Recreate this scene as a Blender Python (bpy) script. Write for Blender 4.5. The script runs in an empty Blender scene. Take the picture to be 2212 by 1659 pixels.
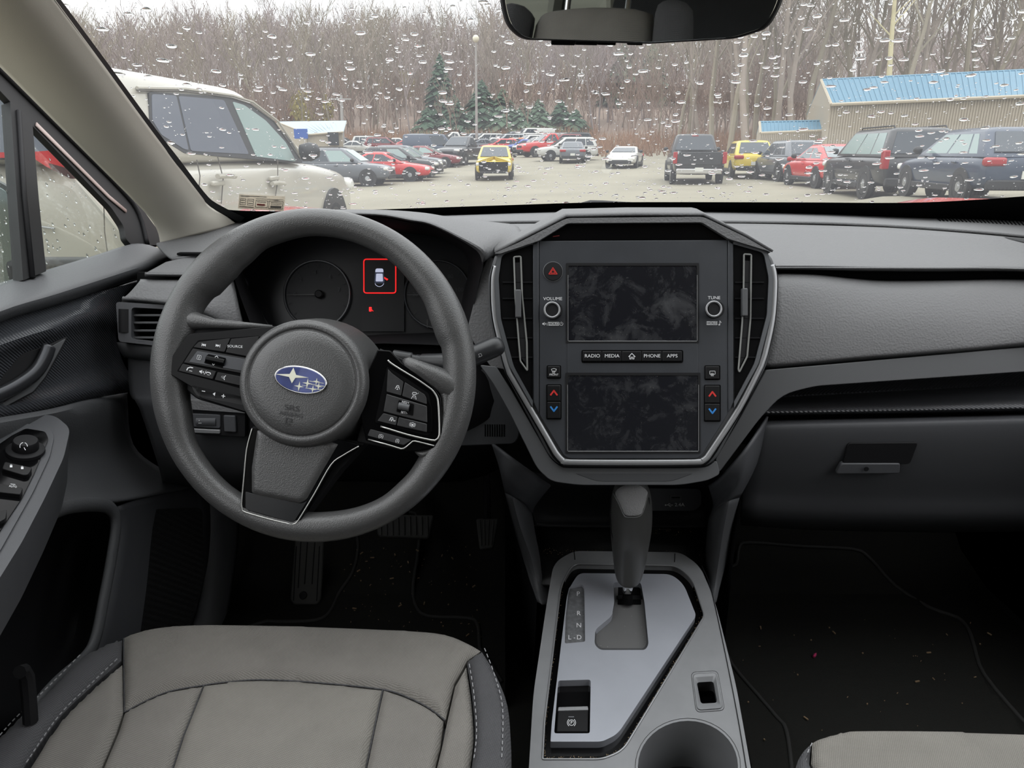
import bpy, bmesh, math, random
from mathutils import Vector as V, Matrix, noise
from mathutils.geometry import delaunay_2d_cdt, tessellate_polygon
random.seed(7)
C = bpy.context.scene.collection
SC = bpy.context.scene
pi = math.pi
# ------------------------------------------------------------------ camera, sky, exposure
FPX, PITCH, EYE = 1580.0, math.radians(17.7), V((0, 0, 1.25))
cam = bpy.data.cameras.new('camera'); cam.sensor_width = 36.0; cam.lens = FPX / 2212 * 36.0
cam.clip_start = 0.02; cam.clip_end = 2000
camo = bpy.data.objects.new('camera', cam); C.objects.link(camo)
camo.location = EYE; camo.rotation_euler = (pi / 2 - PITCH, 0, 0); SC.camera = camo
SC.view_settings.view_transform = 'Standard'; SC.view_settings.look = 'None'
SC.view_settings.gamma = 1; SC.view_settings.use_curve_mapping = False; SC.view_settings.exposure = 0.42
SC.cycles.transparent_max_bounces = 24; SC.cycles.max_bounces = 14; SC.cycles.transmission_bounces = 12
SC.cycles.caustics_refractive = False; SC.cycles.caustics_reflective = False
w = bpy.data.worlds.new('overcast sky'); SC.world = w; w.use_nodes = True
nt = w.node_tree; nt.nodes.clear()
def nn(t, ty, **k):
    n = t.nodes.new(ty)
    for a, b in k.items(): setattr(n, a, b)
    return n
def math_node(t, op, a, b=None):
    n = nn(t, 'ShaderNodeMath', operation=op)
    for i, q in enumerate((a, b)):
        if q is None: continue
        if isinstance(q, (int, float)): n.inputs[i].default_value = q
        else: t.links.new(q, n.inputs[i])
    return n.outputs[0]
SKY_HORIZON, SKY_RISE = 0.82, 1.9          # overcast sky: brighter towards the zenith (CIE overcast law, softened)
tc = nn(nt, 'ShaderNodeTexCoord'); sep = nn(nt, 'ShaderNodeSeparateXYZ'); nt.links.new(tc.outputs['Generated'], sep.inputs[0])
up = math_node(nt, 'MAXIMUM', sep.outputs['Z'], 0.0)
lum = math_node(nt, 'ADD', math_node(nt, 'MULTIPLY', up, SKY_RISE), SKY_HORIZON)
cl = nn(nt, 'ShaderNodeTexNoise'); cl.inputs['Scale'].default_value = 2.2; cl.inputs['Detail'].default_value = 4
nt.links.new(tc.outputs['Generated'], cl.inputs['Vector'])
cr = nn(nt, 'ShaderNodeValToRGB'); cr.color_ramp.elements[0].position = .35; cr.color_ramp.elements[1].position = .65
cr.color_ramp.elements[0].color = (.90, .925, .965, 1); cr.color_ramp.elements[1].color = (1, 1, 1, 1)
nt.links.new(cl.outputs['Fac'], cr.inputs[0])
bgn = nn(nt, 'ShaderNodeBackground'); nt.links.new(cr.outputs[0], bgn.inputs['Color']); nt.links.new(lum, bgn.inputs['Strength'])
wo = nn(nt, 'ShaderNodeOutputWorld'); nt.links.new(bgn.outputs[0], wo.inputs['Surface'])

# ------------------------------------------------------------------ measuring: a pixel of the photograph -> a point of the place
cP, sP = math.cos(PITCH), math.sin(PITCH)
def ray(px, py):
    u, v = (px - 1106) / FPX, (829.5 - py) / FPX
    return V((u, cP + v * sP, -sP + v * cP))
def Dp(px, py, d): return EYE + ray(px, py) * d
def Yp(px, py, y): r = ray(px, py); return EYE + r * (y / r.y)
def Zp(px, py, z): r = ray(px, py); return EYE + r * ((z - EYE.z) / r.z)
def Xp(px, py, x): r = ray(px, py); return EYE + r * (x / r.x)
class Pl:
    def __init__(s, p0, n): s.p, s.n = V(p0), V(n).normalized()
    def at(s, px, py, h=0):
        r = ray(px, py); q = s.p + s.n * h
        return EYE + r * ((q - EYE).dot(s.n) / r.dot(s.n))
    def map(s, pts, h=0): return [s.at(p[0], p[1], h) for p in pts]

# ------------------------------------------------------------------ 2-D outlines
def rnd(pts, r=4, seg=4):
    out = []; n = len(pts)
    for i in range(n):
        p = V(pts[i][:2]); a = V(pts[i - 1][:2]); b = V(pts[(i + 1) % n][:2]); rr = pts[i][2] if len(pts[i]) > 2 else r
        da, db = (a - p), (b - p); la, lb = da.length, db.length
        q = min(rr, la * .45, lb * .45)
        if q < 1e-4: out.append((p.x, p.y)); continue
        s, e = p + da / la * q, p + db / lb * q
        for k in range(seg + 1):
            t = k / seg; o = s * (1 - t) ** 2 + p * 2 * t * (1 - t) + e * t * t; out.append((o.x, o.y))
    return out
def crom(pts, k=6, closed=False):
    n = len(pts); out = []; d = len(pts[0])
    for i in range(n if closed else n - 1):
        q = [pts[(i + j) % n] if closed else pts[min(max(i + j, 0), n - 1)] for j in (-1, 0, 1, 2)]
        for s in range(k):
            t = s / k; t2, t3 = t * t, t * t * t
            out.append(tuple(.5 * (2 * q[1][c] + (q[2][c] - q[0][c]) * t + (2 * q[0][c] - 5 * q[1][c] + 4 * q[2][c] - q[3][c]) * t2 + (3 * q[1][c] - q[0][c] - 3 * q[2][c] + q[3][c]) * t3) for c in range(d)))
    if not closed: out.append(tuple(pts[-1]))
    return out
def ell(cx, cy, a, b=None, n=32, rot=0):
    b = a if b is None else b; c, s = math.cos(rot), math.sin(rot)
    return [(cx + a * math.cos(t) * c - b * math.sin(t) * s, cy + a * math.cos(t) * s + b * math.sin(t) * c) for t in [2 * pi * i / n for i in range(n)]]
def rect(x0, y0, x1, y1): return [(x0, y0), (x1, y0), (x1, y1), (x0, y1)]
def inset(pts, f, c=None):
    c = c or (sum(p[0] for p in pts) / len(pts), sum(p[1] for p in pts) / len(pts))
    return [(c[0] + (p[0] - c[0]) * f, c[1] + (p[1] - c[1]) * f) for p in pts]
def inpoly(x, y, P):
    r = False; j = len(P) - 1
    for i in range(len(P)):
        if (P[i][1] > y) != (P[j][1] > y) and x < (P[j][0] - P[i][0]) * (y - P[i][1]) / (P[j][1] - P[i][1]) + P[i][0]: r = not r
        j = i
    return r
def resample(P, step, closed=True):
    out = []; n = len(P)
    for i in range(n if closed else n - 1):
        a, b = P[i], P[(i + 1) % n]; L = math.dist(a[:2], b[:2]); k = max(1, int(round(L / step)))
        out += [tuple(a[c] + (b[c] - a[c]) * s / k for c in range(len(a))) for s in range(k)]
    if not closed: out.append(P[-1])
    return out
def sstep(a, b, x): t = min(max((x - a) / (b - a), 0), 1); return t * t * (3 - 2 * t)

# ------------------------------------------------------------------ materials
def lin(c): return tuple(((x / 255) / 12.92 if x / 255 <= .04045 else ((x / 255 + .055) / 1.055) ** 2.4) for x in c) + (1,)
MATS = {}
def mat(name, col, rough=.5, metal=0., bump=None, spec=.5, var=0., vscale=8., coat=0., emit=None, trans=0., ior=1.45, aniso=None):
    """bump = (kind, scale per metre, strength 0..1, distance m); kinds: grain, noise, weave, twill"""
    if name in MATS: return MATS[name]
    m = bpy.data.materials.new(name); m.use_nodes = True; MATS[name] = m
    t = m.node_tree; b = t.nodes['Principled BSDF']; L = t.links
    b.inputs['Base Color'].default_value = lin(col); b.inputs['Roughness'].default_value = rough
    b.inputs['Metallic'].default_value = metal; b.inputs['Specular IOR Level'].default_value = spec
    b.inputs['Coat Weight'].default_value = coat; b.inputs['Transmission Weight'].default_value = trans; b.inputs['IOR'].default_value = ior
    if emit: b.inputs['Emission Color'].default_value = lin(emit[0]); b.inputs['Emission Strength'].default_value = emit[1]
    co = nn(t, 'ShaderNodeTexCoord').outputs['Object']
    if var:
        n = nn(t, 'ShaderNodeTexNoise'); n.inputs['Scale'].default_value = vscale; n.inputs['Detail'].default_value = 5; L.new(co, n.inputs['Vector'])
        r = nn(t, 'ShaderNodeMapRange'); r.inputs['From Min'].default_value = .3; r.inputs['From Max'].default_value = .7
        r.inputs['To Min'].default_value = 1 - var; r.inputs['To Max'].default_value = 1 + var; L.new(n.outputs['Fac'], r.inputs['Value'])
        h = nn(t, 'ShaderNodeHueSaturation'); h.inputs['Color'].default_value = lin(col); L.new(r.outputs[0], h.inputs['Value']); L.new(h.outputs[0], b.inputs['Base Color'])
    if bump:
        k, sc, st, dist = bump
        if k == 'grain':
            n = nn(t, 'ShaderNodeTexVoronoi'); n.feature = 'SMOOTH_F1'; n.inputs['Scale'].default_value = sc; out = n.outputs['Distance']; L.new(co, n.inputs['Vector'])
        elif k == 'noise':
            n = nn(t, 'ShaderNodeTexNoise'); n.inputs['Scale'].default_value = sc; n.inputs['Detail'].default_value = 3; out = n.outputs['Fac']; L.new(co, n.inputs['Vector'])
        else:
            s3 = nn(t, 'ShaderNodeSeparateXYZ'); L.new(co, s3.inputs[0])
            if k == 'weave':
                a = math_node(t, 'SINE', math_node(t, 'MULTIPLY', math_node(t, 'ADD', s3.outputs['X'], math_node(t, 'MULTIPLY', s3.outputs['Y'], .5)), sc))
                c = math_node(t, 'SINE', math_node(t, 'MULTIPLY', math_node(t, 'SUBTRACT', s3.outputs['Y'], math_node(t, 'MULTIPLY', s3.outputs['X'], .5)), sc))
                out = math_node(t, 'MULTIPLY', a, c)
            else:
                out = math_node(t, 'SINE', math_node(t, 'MULTIPLY', math_node(t, 'ADD', math_node(t, 'ADD', s3.outputs['X'], s3.outputs['Y']), math_node(t, 'MULTIPLY', s3.outputs['Z'], 1.0)), sc))
            if k == 'weave' or k == 'twill':
                r = nn(t, 'ShaderNodeMapRange'); r.inputs['From Min'].default_value = -1; r.inputs['To Min'].default_value = .72; r.inputs['To Max'].default_value = 1.28; L.new(out, r.inputs['Value'])
                h = nn(t, 'ShaderNodeHueSaturation'); h.inputs['Color'].default_value = lin(col); L.new(r.outputs[0], h.inputs['Value'])
                if var: L.new(b.inputs['Base Color'].links[0].from_socket, h.inputs['Color'])
                L.new(h.outputs[0], b.inputs['Base Color'])
        bn = nn(t, 'ShaderNodeBump'); bn.inputs['Strength'].default_value = st; bn.inputs['Distance'].default_value = dist
        L.new(out, bn.inputs['Height']); L.new(bn.outputs[0], b.inputs['Normal'])
    return m

# ------------------------------------------------------------------ mesh building
WO = {}
def tag(o, label=None, cat=None, group=None, kind=None):
    for k, v in (('label', label), ('category', cat), ('group', group), ('kind', kind)):
        if v: o[k] = v
    return o
def thing(name, loc, label, cat, group=None):
    o = bpy.data.objects.new(name, None); C.objects.link(o); o.location = loc; o.empty_display_size = .05
    WO[o.name] = V(loc); return tag(o, label, cat, group)
class MB:
    def __init__(s): s.v, s.f = [], []
    def add(s, vs, fs):
        o = len(s.v); s.v += [tuple(q) for q in vs]; s.f += [tuple(i + o for i in f) for f in fs]; return s
    def prism(s, front, n, depth, holes=(), back=True):
        """front: outline points; goes depth along -n"""
        n = V(n).normalized(); loops = [list(front)] + [list(h) for h in holes]
        flat = [V(p) for l in loops for p in l]; N = len(flat)
        if holes: tris = tessellate_polygon([[V(p) for p in l] for l in loops])
        else: tris = [tuple(range(N))]
        vs = flat + [p - n * depth for p in flat]; fs = [tuple(t) for t in tris]
        if back: fs += [tuple(i + N for i in reversed(t)) for t in tris]
        o = 0
        for l in loops:
            k = len(l)
            fs += [(o + i, o + (i + 1) % k, o + (i + 1) % k + N, o + i + N) for i in range(k)]; o += k
        return s.add(vs, fs)
    def box(s, c, sx, sy, sz, rot=None):
        R = rot or Matrix.Identity(3); c = V(c)
        vs = [c + R @ V((x * sx / 2, y * sy / 2, z * sz / 2)) for z in (-1, 1) for y in (-1, 1) for x in (-1, 1)]
        return s.add(vs, [(0, 2, 3, 1), (4, 5, 7, 6), (0, 1, 5, 4), (2, 6, 7, 3), (1, 3, 7, 5), (0, 4, 6, 2)])
    def tube(s, path, r, n=8, closed=False, flat=None):
        """r: number or list; flat = (vector, ratio) squashes the section along a vector"""
        P = [V(p) for p in path]; k = len(P); vs, fs = [], []; ref = None
        for i, p in enumerate(P):
            a = P[i - 1] if (i or closed) else p; b = P[(i + 1) % k] if (i < k - 1 or closed) else p
            t = (b - a).normalized()
            if ref is None: ref = t.orthogonal().normalized()
            ref = (ref - t * ref.dot(t)); ref = ref.normalized() if ref.length > 1e-6 else t.orthogonal().normalized()
            q = t.cross(ref); rr = r[i] if isinstance(r, (list, tuple)) else r
            for j in range(n):
                o = (ref * math.cos(2 * pi * j / n) + q * math.sin(2 * pi * j / n)) * rr
                if flat: o -= flat[0] * o.dot(flat[0]) * (1 - flat[1])
                vs.append(p + o)
        m = k if closed else k - 1
        if closed:   # match the last ring to the first
            best = min(range(n), key=lambda sft: (V(vs[(k - 1) * n + sft]) - V(vs[0])).length)
        else: best = 0
        for i in range(m):
            for j in range(n):
                a, b = i * n + j, i * n + (j + 1) % n
                if i == k - 1: a, b = i * n + (j + best) % n, i * n + (j + 1 + best) % n
                i2 = (i + 1) % k
                fs.append((a, b, i2 * n + (j + 1) % n, i2 * n + j))
        if not closed: fs += [tuple(reversed(range(n))), tuple((k - 1) * n + j for j in range(n))]
        return s.add(vs, fs)
    def rings(s, loops, cap0=True, cap1=True):
        n = len(loops[0]); vs = [p for l in loops for p in l]; fs = []
        for i in range(len(loops) - 1):
            fs += [(i * n + j, i * n + (j + 1) % n, (i + 1) * n + (j + 1) % n, (i + 1) * n + j) for j in range(n)]
        if cap0: fs.append(tuple(reversed(range(n))))
        if cap1: fs.append(tuple((len(loops) - 1) * n + j for j in range(n)))
        return s.add(vs, fs)
    def grid(s, rows):
        n = len(rows[0]); fs = []
        for i in range(len(rows) - 1):
            fs += [(i * n + j, i * n + j + 1, (i + 1) * n + j + 1, (i + 1) * n + j) for j in range(n - 1)]
        return s.add([p for r in rows for p in r], fs)
    def lathe(s, prof, base, axis, n=24, cap=True):
        """prof: list of (radius, height along axis)"""
        ax = V(axis).normalized(); u = ax.orthogonal().normalized(); q = ax.cross(u); base = V(base)
        return s.rings([[base + ax * h + (u * math.cos(2 * pi * j / n) + q * math.sin(2 * pi * j / n)) * max(r, 1e-5) for j in range(n)] for r, h in prof], cap, cap)
    def build(s, name, m, parent=None, bev=0, smooth=35, solid=0, sub=0, kind=None, seg=2, recalc=True, me=None):
        if me is None:
            off = WO.get(parent.name, V((0, 0, 0))) if parent else V((0, 0, 0)); org = V((0, 0, 0))
            if not parent and s.v:
                xs = [p[0] for p in s.v]; ys = [p[1] for p in s.v]; zs = [p[2] for p in s.v]
                org = V(((min(xs) + max(xs)) / 2, (min(ys) + max(ys)) / 2, min(zs))); off = org
            me = bpy.data.meshes.new(name); me.from_pydata([V(p) - off for p in s.v], [], s.f); me.validate()
            if recalc:
                bm = bmesh.new(); bm.from_mesh(me); bmesh.ops.recalc_face_normals(bm, faces=bm.faces); bm.to_mesh(me); bm.free()
            if smooth:
                me.polygons.foreach_set('use_smooth', [True] * len(me.polygons))
                if smooth < 180: me.set_sharp_from_angle(angle=math.radians(smooth))
        else: off = V((0, 0, 0)); org = off
        o = bpy.data.objects.new(name, me); C.objects.link(o)
        for q in (m if isinstance(m, (list, tuple)) else [m]): me.materials.append(q)
        if parent: o.parent = parent; WO[o.name] = off
        else: o.location = org; WO[o.name] = org
        if solid:
            md = o.modifiers.new('thickness', 'SOLIDIFY'); md.thickness = abs(solid); md.offset = -1 if solid > 0 else 1
        if sub: md = o.modifiers.new('smooth', 'SUBSURF'); md.levels = md.render_levels = sub
        if bev:
            md = o.modifiers.new('edges', 'BEVEL'); md.width = bev; md.segments = seg; md.limit_method = 'ANGLE'; md.angle_limit = math.radians(40)
        if kind: o['kind'] = kind
        return o
def panel(name, pl, pts, m, parent, h=0, depth=.004, bev=.0008, holes=(), hh=None, smooth=35):
    """a plate whose front face is the outline pts (photo pixels) on plane pl raised by h"""
    return MB().prism(pl.map(pts, h), pl.n, depth, [pl.map(q, h) for q in holes]).build(name, m, parent, bev=bev, smooth=smooth)
def smoothrows(rows, ku, kv):
    R = [crom([tuple(p) for p in r], ku) if ku > 1 else [tuple(p) for p in r] for r in rows]
    if kv > 1: cols = [crom([R[i][j] for i in range(len(R))], kv) for j in range(len(R[0]))]; R = [[cols[j][i] for j in range(len(cols))] for i in range(len(cols[0]))]
    return R
def sheet(name, rows, m, parent=None, ku=4, kv=4, solid=.004, bev=0, smooth=50, away=None):
    o = MB().grid(smoothrows(rows, ku, kv)).build(name, m, parent, smooth=smooth, recalc=True)
    if solid:   # thickness grows away from the eye
        me = o.data; p = me.polygons[len(me.polygons) // 2]; c = p.center + WO[o.name]
        toward = p.normal.dot((EYE if away is None else V(away)) - c) > 0
        md = o.modifiers.new('thickness', 'SOLIDIFY'); md.thickness = solid; md.offset = -1 if toward else 1
    if bev: md = o.modifiers.new('edges', 'BEVEL'); md.width = bev; md.segments = 2; md.limit_method = 'ANGLE'; md.angle_limit = math.radians(40)
    return o
def pillow(name, outline, mp, m, parent, step=8, puff=.006, edge=20, skirt=0., sn=V((0, 0, 1)), fn=None, smooth=70):
    """an upholstered or softly swollen panel: filled outline (pixels) mapped by mp, raised by puff away from its edge"""
    B = resample(outline, step); n = len(B); pts = [V(p[:2]) for p in B]
    xs = [p.x for p in pts]; ys = [p.y for p in pts]; y = min(ys) + step
    k = 0
    while y < max(ys):
        x = min(xs) + (step / 2 if k % 2 else step)
        while x < max(xs):
            if inpoly(x, y, B) and min((x - q.x) ** 2 + (y - q.y) ** 2 for q in pts[:n]) > (step * .6) ** 2: pts.append(V((x, y)))
            x += step
        y += step; k += 1
    r = delaunay_2d_cdt(pts, [(i, (i + 1) % n) for i in range(n)], [], 0, 1e-5)
    vs2, fs = r[0], r[2]; out = []
    for p in vs2:
        d = min(seg_d(p, pts[i], pts[(i + 1) % n]) for i in range(n)); q = mp(p.x, p.y)
        out.append(q + sn * (puff * math.sqrt(max(0, 1 - (1 - min(d / edge, 1)) ** 2)) + (fn(p.x, p.y) if fn else 0)))
    F = [tuple(f) for f in fs if inpoly(sum(vs2[i].x for i in f) / len(f), sum(vs2[i].y for i in f) / len(f), B)]
    b = MB().add(out, F)
    if skirt:
        ring = [out[[j for j in range(len(vs2)) if (vs2[j] - pts[i]).length < 1e-3][0]] for i in range(n)]
        b.rings([ring, [p - sn * skirt for p in ring]], False, False)
    return b.build(name, m, parent, smooth=smooth)
def seg_d(p, a, b):
    ab = b - a; l = ab.length_squared
    t = 0 if l < 1e-12 else max(0, min(1, (p - a).dot(ab) / l)); return (p - a - ab * t).length
FONTC = {}
def glyphs(s):
    if s not in FONTC:
        cu = bpy.data.curves.new('t', 'FONT'); cu.body = s; cu.size = 1; cu.resolution_u = 3; cu.align_x = 'CENTER'; cu.align_y = 'CENTER'
        ob = bpy.data.objects.new('t', cu); C.objects.link(ob); dg = bpy.context.evaluated_depsgraph_get()
        me = ob.evaluated_get(dg).to_mesh(); FONTC[s] = ([tuple(v.co) for v in me.vertices], [tuple(p.vertices) for p in me.polygons])
        ob.evaluated_get(dg).to_mesh_clear(); bpy.data.objects.remove(ob); bpy.data.curves.remove(cu)
    return FONTC[s]
def text(s, pl, x, y, hpx, m, parent, h=.0004, rot=0, sx=1., name='lettering', skew=0.):
    """flat print: capital height hpx, centred on pixel (x, y), turned by rot degrees clockwise"""
    vs, fs = glyphs(s); k = hpx / .73; c, q = math.cos(math.radians(rot)), math.sin(math.radians(rot)); b = MB()
    P = []
    for a in vs:
        u, w2 = a[0] * k * sx, -a[1] * k; u -= skew * w2
        P.append(pl.at(x + u * c - w2 * q, y + u * q + w2 * c, h))
    return b.add(P, fs).build(name, m, parent, smooth=0, recalc=False)
def icon(polys, pl, x, y, k, m, parent, h=.0004, rot=0, name='symbol'):
    """polys: outlines in symbol units (y down), scaled by k pixels about (x, y); ('l', pts, width) draws a line"""
    b = MB(); c, q = math.cos(math.radians(rot)), math.sin(math.radians(rot))
    for P in polys:
        if P[0] == 'l':
            pts, wd = P[1], P[2] / 2
            for a, d in zip(pts[:-1], pts[1:]):
                e = V(d) - V(a)
                if e.length < 1e-6: continue
                e.normalize(); nrm = V((-e.y, e.x)) * wd; aa, dd = V(a) - e * wd * .6, V(d) + e * wd * .6
                Q = [aa + nrm, dd + nrm, dd - nrm, aa - nrm]
                b.add([pl.at(x + (p.x * c - p.y * q) * k, y + (p.x * q + p.y * c) * k, h) for p in Q], [(0, 1, 2, 3)])
        else:
            b.add([pl.at(x + (p[0] * c - p[1] * q) * k, y + (p[0] * q + p[1] * c) * k, h) for p in P], [tuple(range(len(P)))])
    return b.build(name, m, parent, smooth=0, recalc=False)
def arc(cx, cy, r, a0, a1, n=10): return [(cx + r * math.cos(math.radians(a0 + (a1 - a0) * i / n)), cy + r * math.sin(math.radians(a0 + (a1 - a0) * i / n))) for i in range(n + 1)]

# ------------------------------------------------------------------ the palette
soft = mat('soft grey dash vinyl', (104, 104, 105), .6, bump=('grain', 430, .6, .0008), spec=.3)
silver = mat('grey leatherette dash panel', (111, 111, 112), .5, bump=('grain', 400, .55, .0009), spec=.45)
charcoal = mat('matte charcoal plastic', (80, 81, 83), .5, bump=('noise', 1500, .15, .0004))
black = mat('black grained plastic', (76, 77, 80), .5, bump=('noise', 1200, .25, .0005), spec=.4)
softblack = mat('soft black door vinyl', (84, 85, 87), .5, bump=('grain', 500, .35, .0006), spec=.4)
deep = mat('dark plastic', (24, 24, 26), .6, spec=.3)
void = mat('painted cavity shade and plain black', (9, 9, 10), .8, spec=.1)  # near-black: gap and well shade put into the colour; also plain black parts
gloss = mat('piano black plastic', (9, 9, 10), .10, spec=.13)
fascia = mat('satin black fascia', (57, 59, 63), .38, bump=('noise', 2000, .06, .0003), var=.08, vscale=30)
satin = mat('satin silver trim', (158, 159, 161), .36, metal=.55)
chrome = mat('bright chrome', (205, 205, 205), .12, metal=1)
leather = mat('black grained steering wheel leather', (76, 76, 76), .34, bump=('grain', 900, .32, .0008), spec=.7)
white = mat('white print', (225, 226, 228), .6)
grey_print = mat('grey print', (120, 122, 126), .6)
redp = mat('red print', (205, 52, 48), .5)
bluep = mat('blue print', (52, 132, 205), .5)
# ================================================================== the car we sit in: shell
XC = .154                                   # the car's centre line
def glass_mat(name, tint=(1, 1, 1), refl=.06, film=.0):
    m = bpy.data.materials.new(name); m.use_nodes = True; t = m.node_tree; t.nodes.clear(); L = t.links
    tr = nn(t, 'ShaderNodeBsdfTransparent'); tr.inputs[0].default_value = tint + (1,)
    gl = nn(t, 'ShaderNodeBsdfGlossy'); gl.inputs['Roughness'].default_value = .02
    lw = nn(t, 'ShaderNodeFresnel'); lw.inputs['IOR'].default_value = 1.3
    mx = nn(t, 'ShaderNodeMixShader'); L.new(math_node(t, 'MULTIPLY', lw.outputs[0], refl / .03), mx.inputs[0]); L.new(tr.outputs[0], mx.inputs[1]); L.new(gl.outputs[0], mx.inputs[2])
    last = mx
    if film:
        tl = nn(t, 'ShaderNodeBsdfTranslucent'); tl.inputs[0].default_value = (.95, .96, 1, 1)
        m2 = nn(t, 'ShaderNodeMixShader'); m2.inputs[0].default_value = film; L.new(mx.outputs[0], m2.inputs[1]); L.new(tl.outputs[0], m2.inputs[2]); last = m2
    o = nn(t, 'ShaderNodeOutputMaterial'); L.new(last.outputs[0], o.inputs[0]); return m
wet_glass = glass_mat('misted windscreen glass', (.97, .99, .98), .004, .035)
side_glass = glass_mat('wet side glass', (.93, .96, .95), .01, .012)
water = mat('rain water', (255, 255, 255), .0, trans=1.0, ior=1.33)
headlin = mat('beige woven pillar trim', (196, 191, 180), .75, bump=('noise', 900, .2, .0004))
rubber = mat('black rubber seal', (26, 26, 27), .55)
redpaint = mat('red car paint', (190, 44, 44), .25, coat=.6)
carpet = mat('black carpet', (38, 38, 36), .95, bump=('noise', 700, .6, .002), spec=.1)
TANW = .54
def yb(x): return 1.56 - .22 * ((x - XC) / .69) ** 2
def WSp(px, py, off=0.):
    r = ray(px, py); lo, hi = .15, 4.
    for _ in range(40):
        t = (lo + hi) / 2; p = EYE + r * t
        if p.z - 1.115 - (yb(p.x) - p.y) * TANW < 0: lo = t
        else: hi = t
    return EYE + r * (lo - off)
def ws(u, k): x = XC + u * (.73 - .13 * k); return V((x, yb(x) - k, 1.115 + k * TANW))
win1 = MB().grid([[ws(-1 + 2 * i / 24, j / 16 * 1.1) for i in range(25)] for j in range(17)]).build('window_1', wet_glass, smooth=180)
tag(win1, 'raindrop-covered windscreen above the dashboard', kind='structure')
fr_t = [(400, 425), (440, 436), (470, 449), (520, 455), (620, 456), (760, 454), (890, 450), (1100, 443), (1310, 437), (1700, 437), (1950, 438), (2100, 432), (2212, 424), (2400, 410)]
fr_b = [(400, 482), (440, 492), (470, 497), (520, 499), (620, 494), (760, 490), (890, 484), (1100, 478), (1310, 474), (1700, 475), (1950, 482), (2100, 486), (2212, 496), (2400, 490)]
MB().grid(smoothrows([[WSp(a, b, .004) for a, b in fr_t], [WSp(a, b, .004) for a, b in fr_b]], 4, 1)).build('frit_band', void, win1)
# --- pillars
rowsL = []
for (lx, ly, rx, ry) in ((346, 528, 514, 486), (342, 505, 490, 468), (330, 480, 455, 447), (300, 445, 432, 420), (200, 345, 328, 283), (100, 245, 225, 142), (0, 145, 120, 0), (-100, 48, 20, -135), (-200, -50, -70, -260)):
    a = Xp(lx, ly, -.585); b = WSp(rx, ry, .012); da, db = (a - EYE), (b - EYE); r = []
    for k in range(5):
        t = k / 4; q = EYE + da.lerp(db, t); q -= (q - EYE).normalized() * .035 * math.sin(pi * t) ** .8; r.append(q)
    rowsL.append(r)
tr = sheet('trim_1', rowsL, headlin, None, 4, 3, .01, smooth=180); tag(tr, 'pale beige windscreen pillar trim on the driver side', kind='structure')
MB().grid(smoothrows([[WSp(rx - 2, ry + 3, .013) for rx, ry in ((520, 478), (460, 445), (432, 418), (380, 348), (328, 281), (225, 140), (120, -2), (20, -137))],
     [WSp(rx + 9, ry, .006) for rx, ry in ((520, 470), (460, 440), (432, 415), (380, 346), (328, 279), (225, 138), (120, -4), (20, -139))]], 3, 1)).build('edge_seal', rubber, tr)
rr = [[Dp(2188, 470, 1.30), Dp(2260, 480, 1.2), Dp(2330, 510, 1.12)], [Dp(2240, 446, 1.27), Dp(2320, 450, 1.17), Dp(2400, 470, 1.08)], [Dp(2340, 330, 1.12), Dp(2420, 330, 1.05), Dp(2500, 350, .98)], [Dp(2500, 150, .93), Dp(2580, 150, .88), Dp(2660, 170, .83)], [Dp(2700, -60, .76), Dp(2780, -60, .72), Dp(2860, -40, .7)]]
tr2 = sheet('trim_2', rr, headlin, None, 3, 3, .01, smooth=180); tag(tr2, 'pale beige windscreen pillar trim on the passenger side', kind='structure')
# --- roof lining, floor, outer side walls (with their window openings left open)
roofm = MB().grid([[V((XC + u * .60, y, 1.70 - .04 * u * u - .05 * sstep(-.9, -1.8, y))) for u in (-1, -.5, 0, .5, 1)] for y in (.44, .3, 0, -.5, -1, -1.5, -1.9)]).build('ceiling', headlin, solid=.03)
tag(roofm, 'pale headlining over the cabin', kind='structure')
fl = MB()
fl.grid([[V((x, y, z)) for x in (-.72, -.3, 0, .3, .6, 1.03)] for y, z in ((-1.9, .38), (-.3, .38), (.4, .38), (1.25, .375), (1.4, .42), (1.58, .58), (1.66, .9), (1.6, 1.0))])
o = fl.build('floor', carpet, solid=.01); tag(o, 'black carpet of the footwells', kind='structure')
for s, nm in ((-1, 'wall_left'), (1, 'wall_right')):
    b = MB(); X = XC + s * .80
    X += s * .04; b.box((X, -.1, .65), .05, 3.6, .80)                                   # sill and door shell under the glass
    b.box((X, 1.3, .72), .05, .8, .66)
    o = b.build(nm, deep, bev=.01); tag(o, 'dark side of the cabin below its windows', kind='structure')
    b = MB()                                                               # pillars behind the front doors and at the tail
    for y0, y1, wd in ((-.28, -.16, .15), (-1.25, -1.05, .12), (-1.95, -1.7, .22)):
        b.tube([V((X - s * .03, y0, .9)), V((X - s * .05, (y0 + y1) / 2, 1.25)), V((X - s * .17, y1, 1.66))], [.06, .055, .05], 8, flat=(V((1, 0, 0)), .6))
    b.box((X - s * .20, -.7, 1.64), .07, 2.4, .06)
    o = b.build('trim_%d' % (3 if s < 0 else 4), headlin); tag(o, 'pale pillars beside the rear seats', kind='structure')
privacy = glass_mat('privacy glass', (.24, .26, .26), .02, .0)   # tinted rear side and tailgate glass
for s, nm in ((-1, 'window_4'), (1, 'window_5')):
    X = XC + s * .80
    o = MB().add([V((X - s * .0, -.35, 1.06)), V((X - s * .0, -1.85, 1.06)), V((X - s * .18, -1.75, 1.62)), V((X - s * .17, -.35, 1.62))], [(0, 1, 2, 3)]).build(nm, privacy, smooth=0); tag(o, 'tinted rear side glass', kind='structure')
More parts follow.
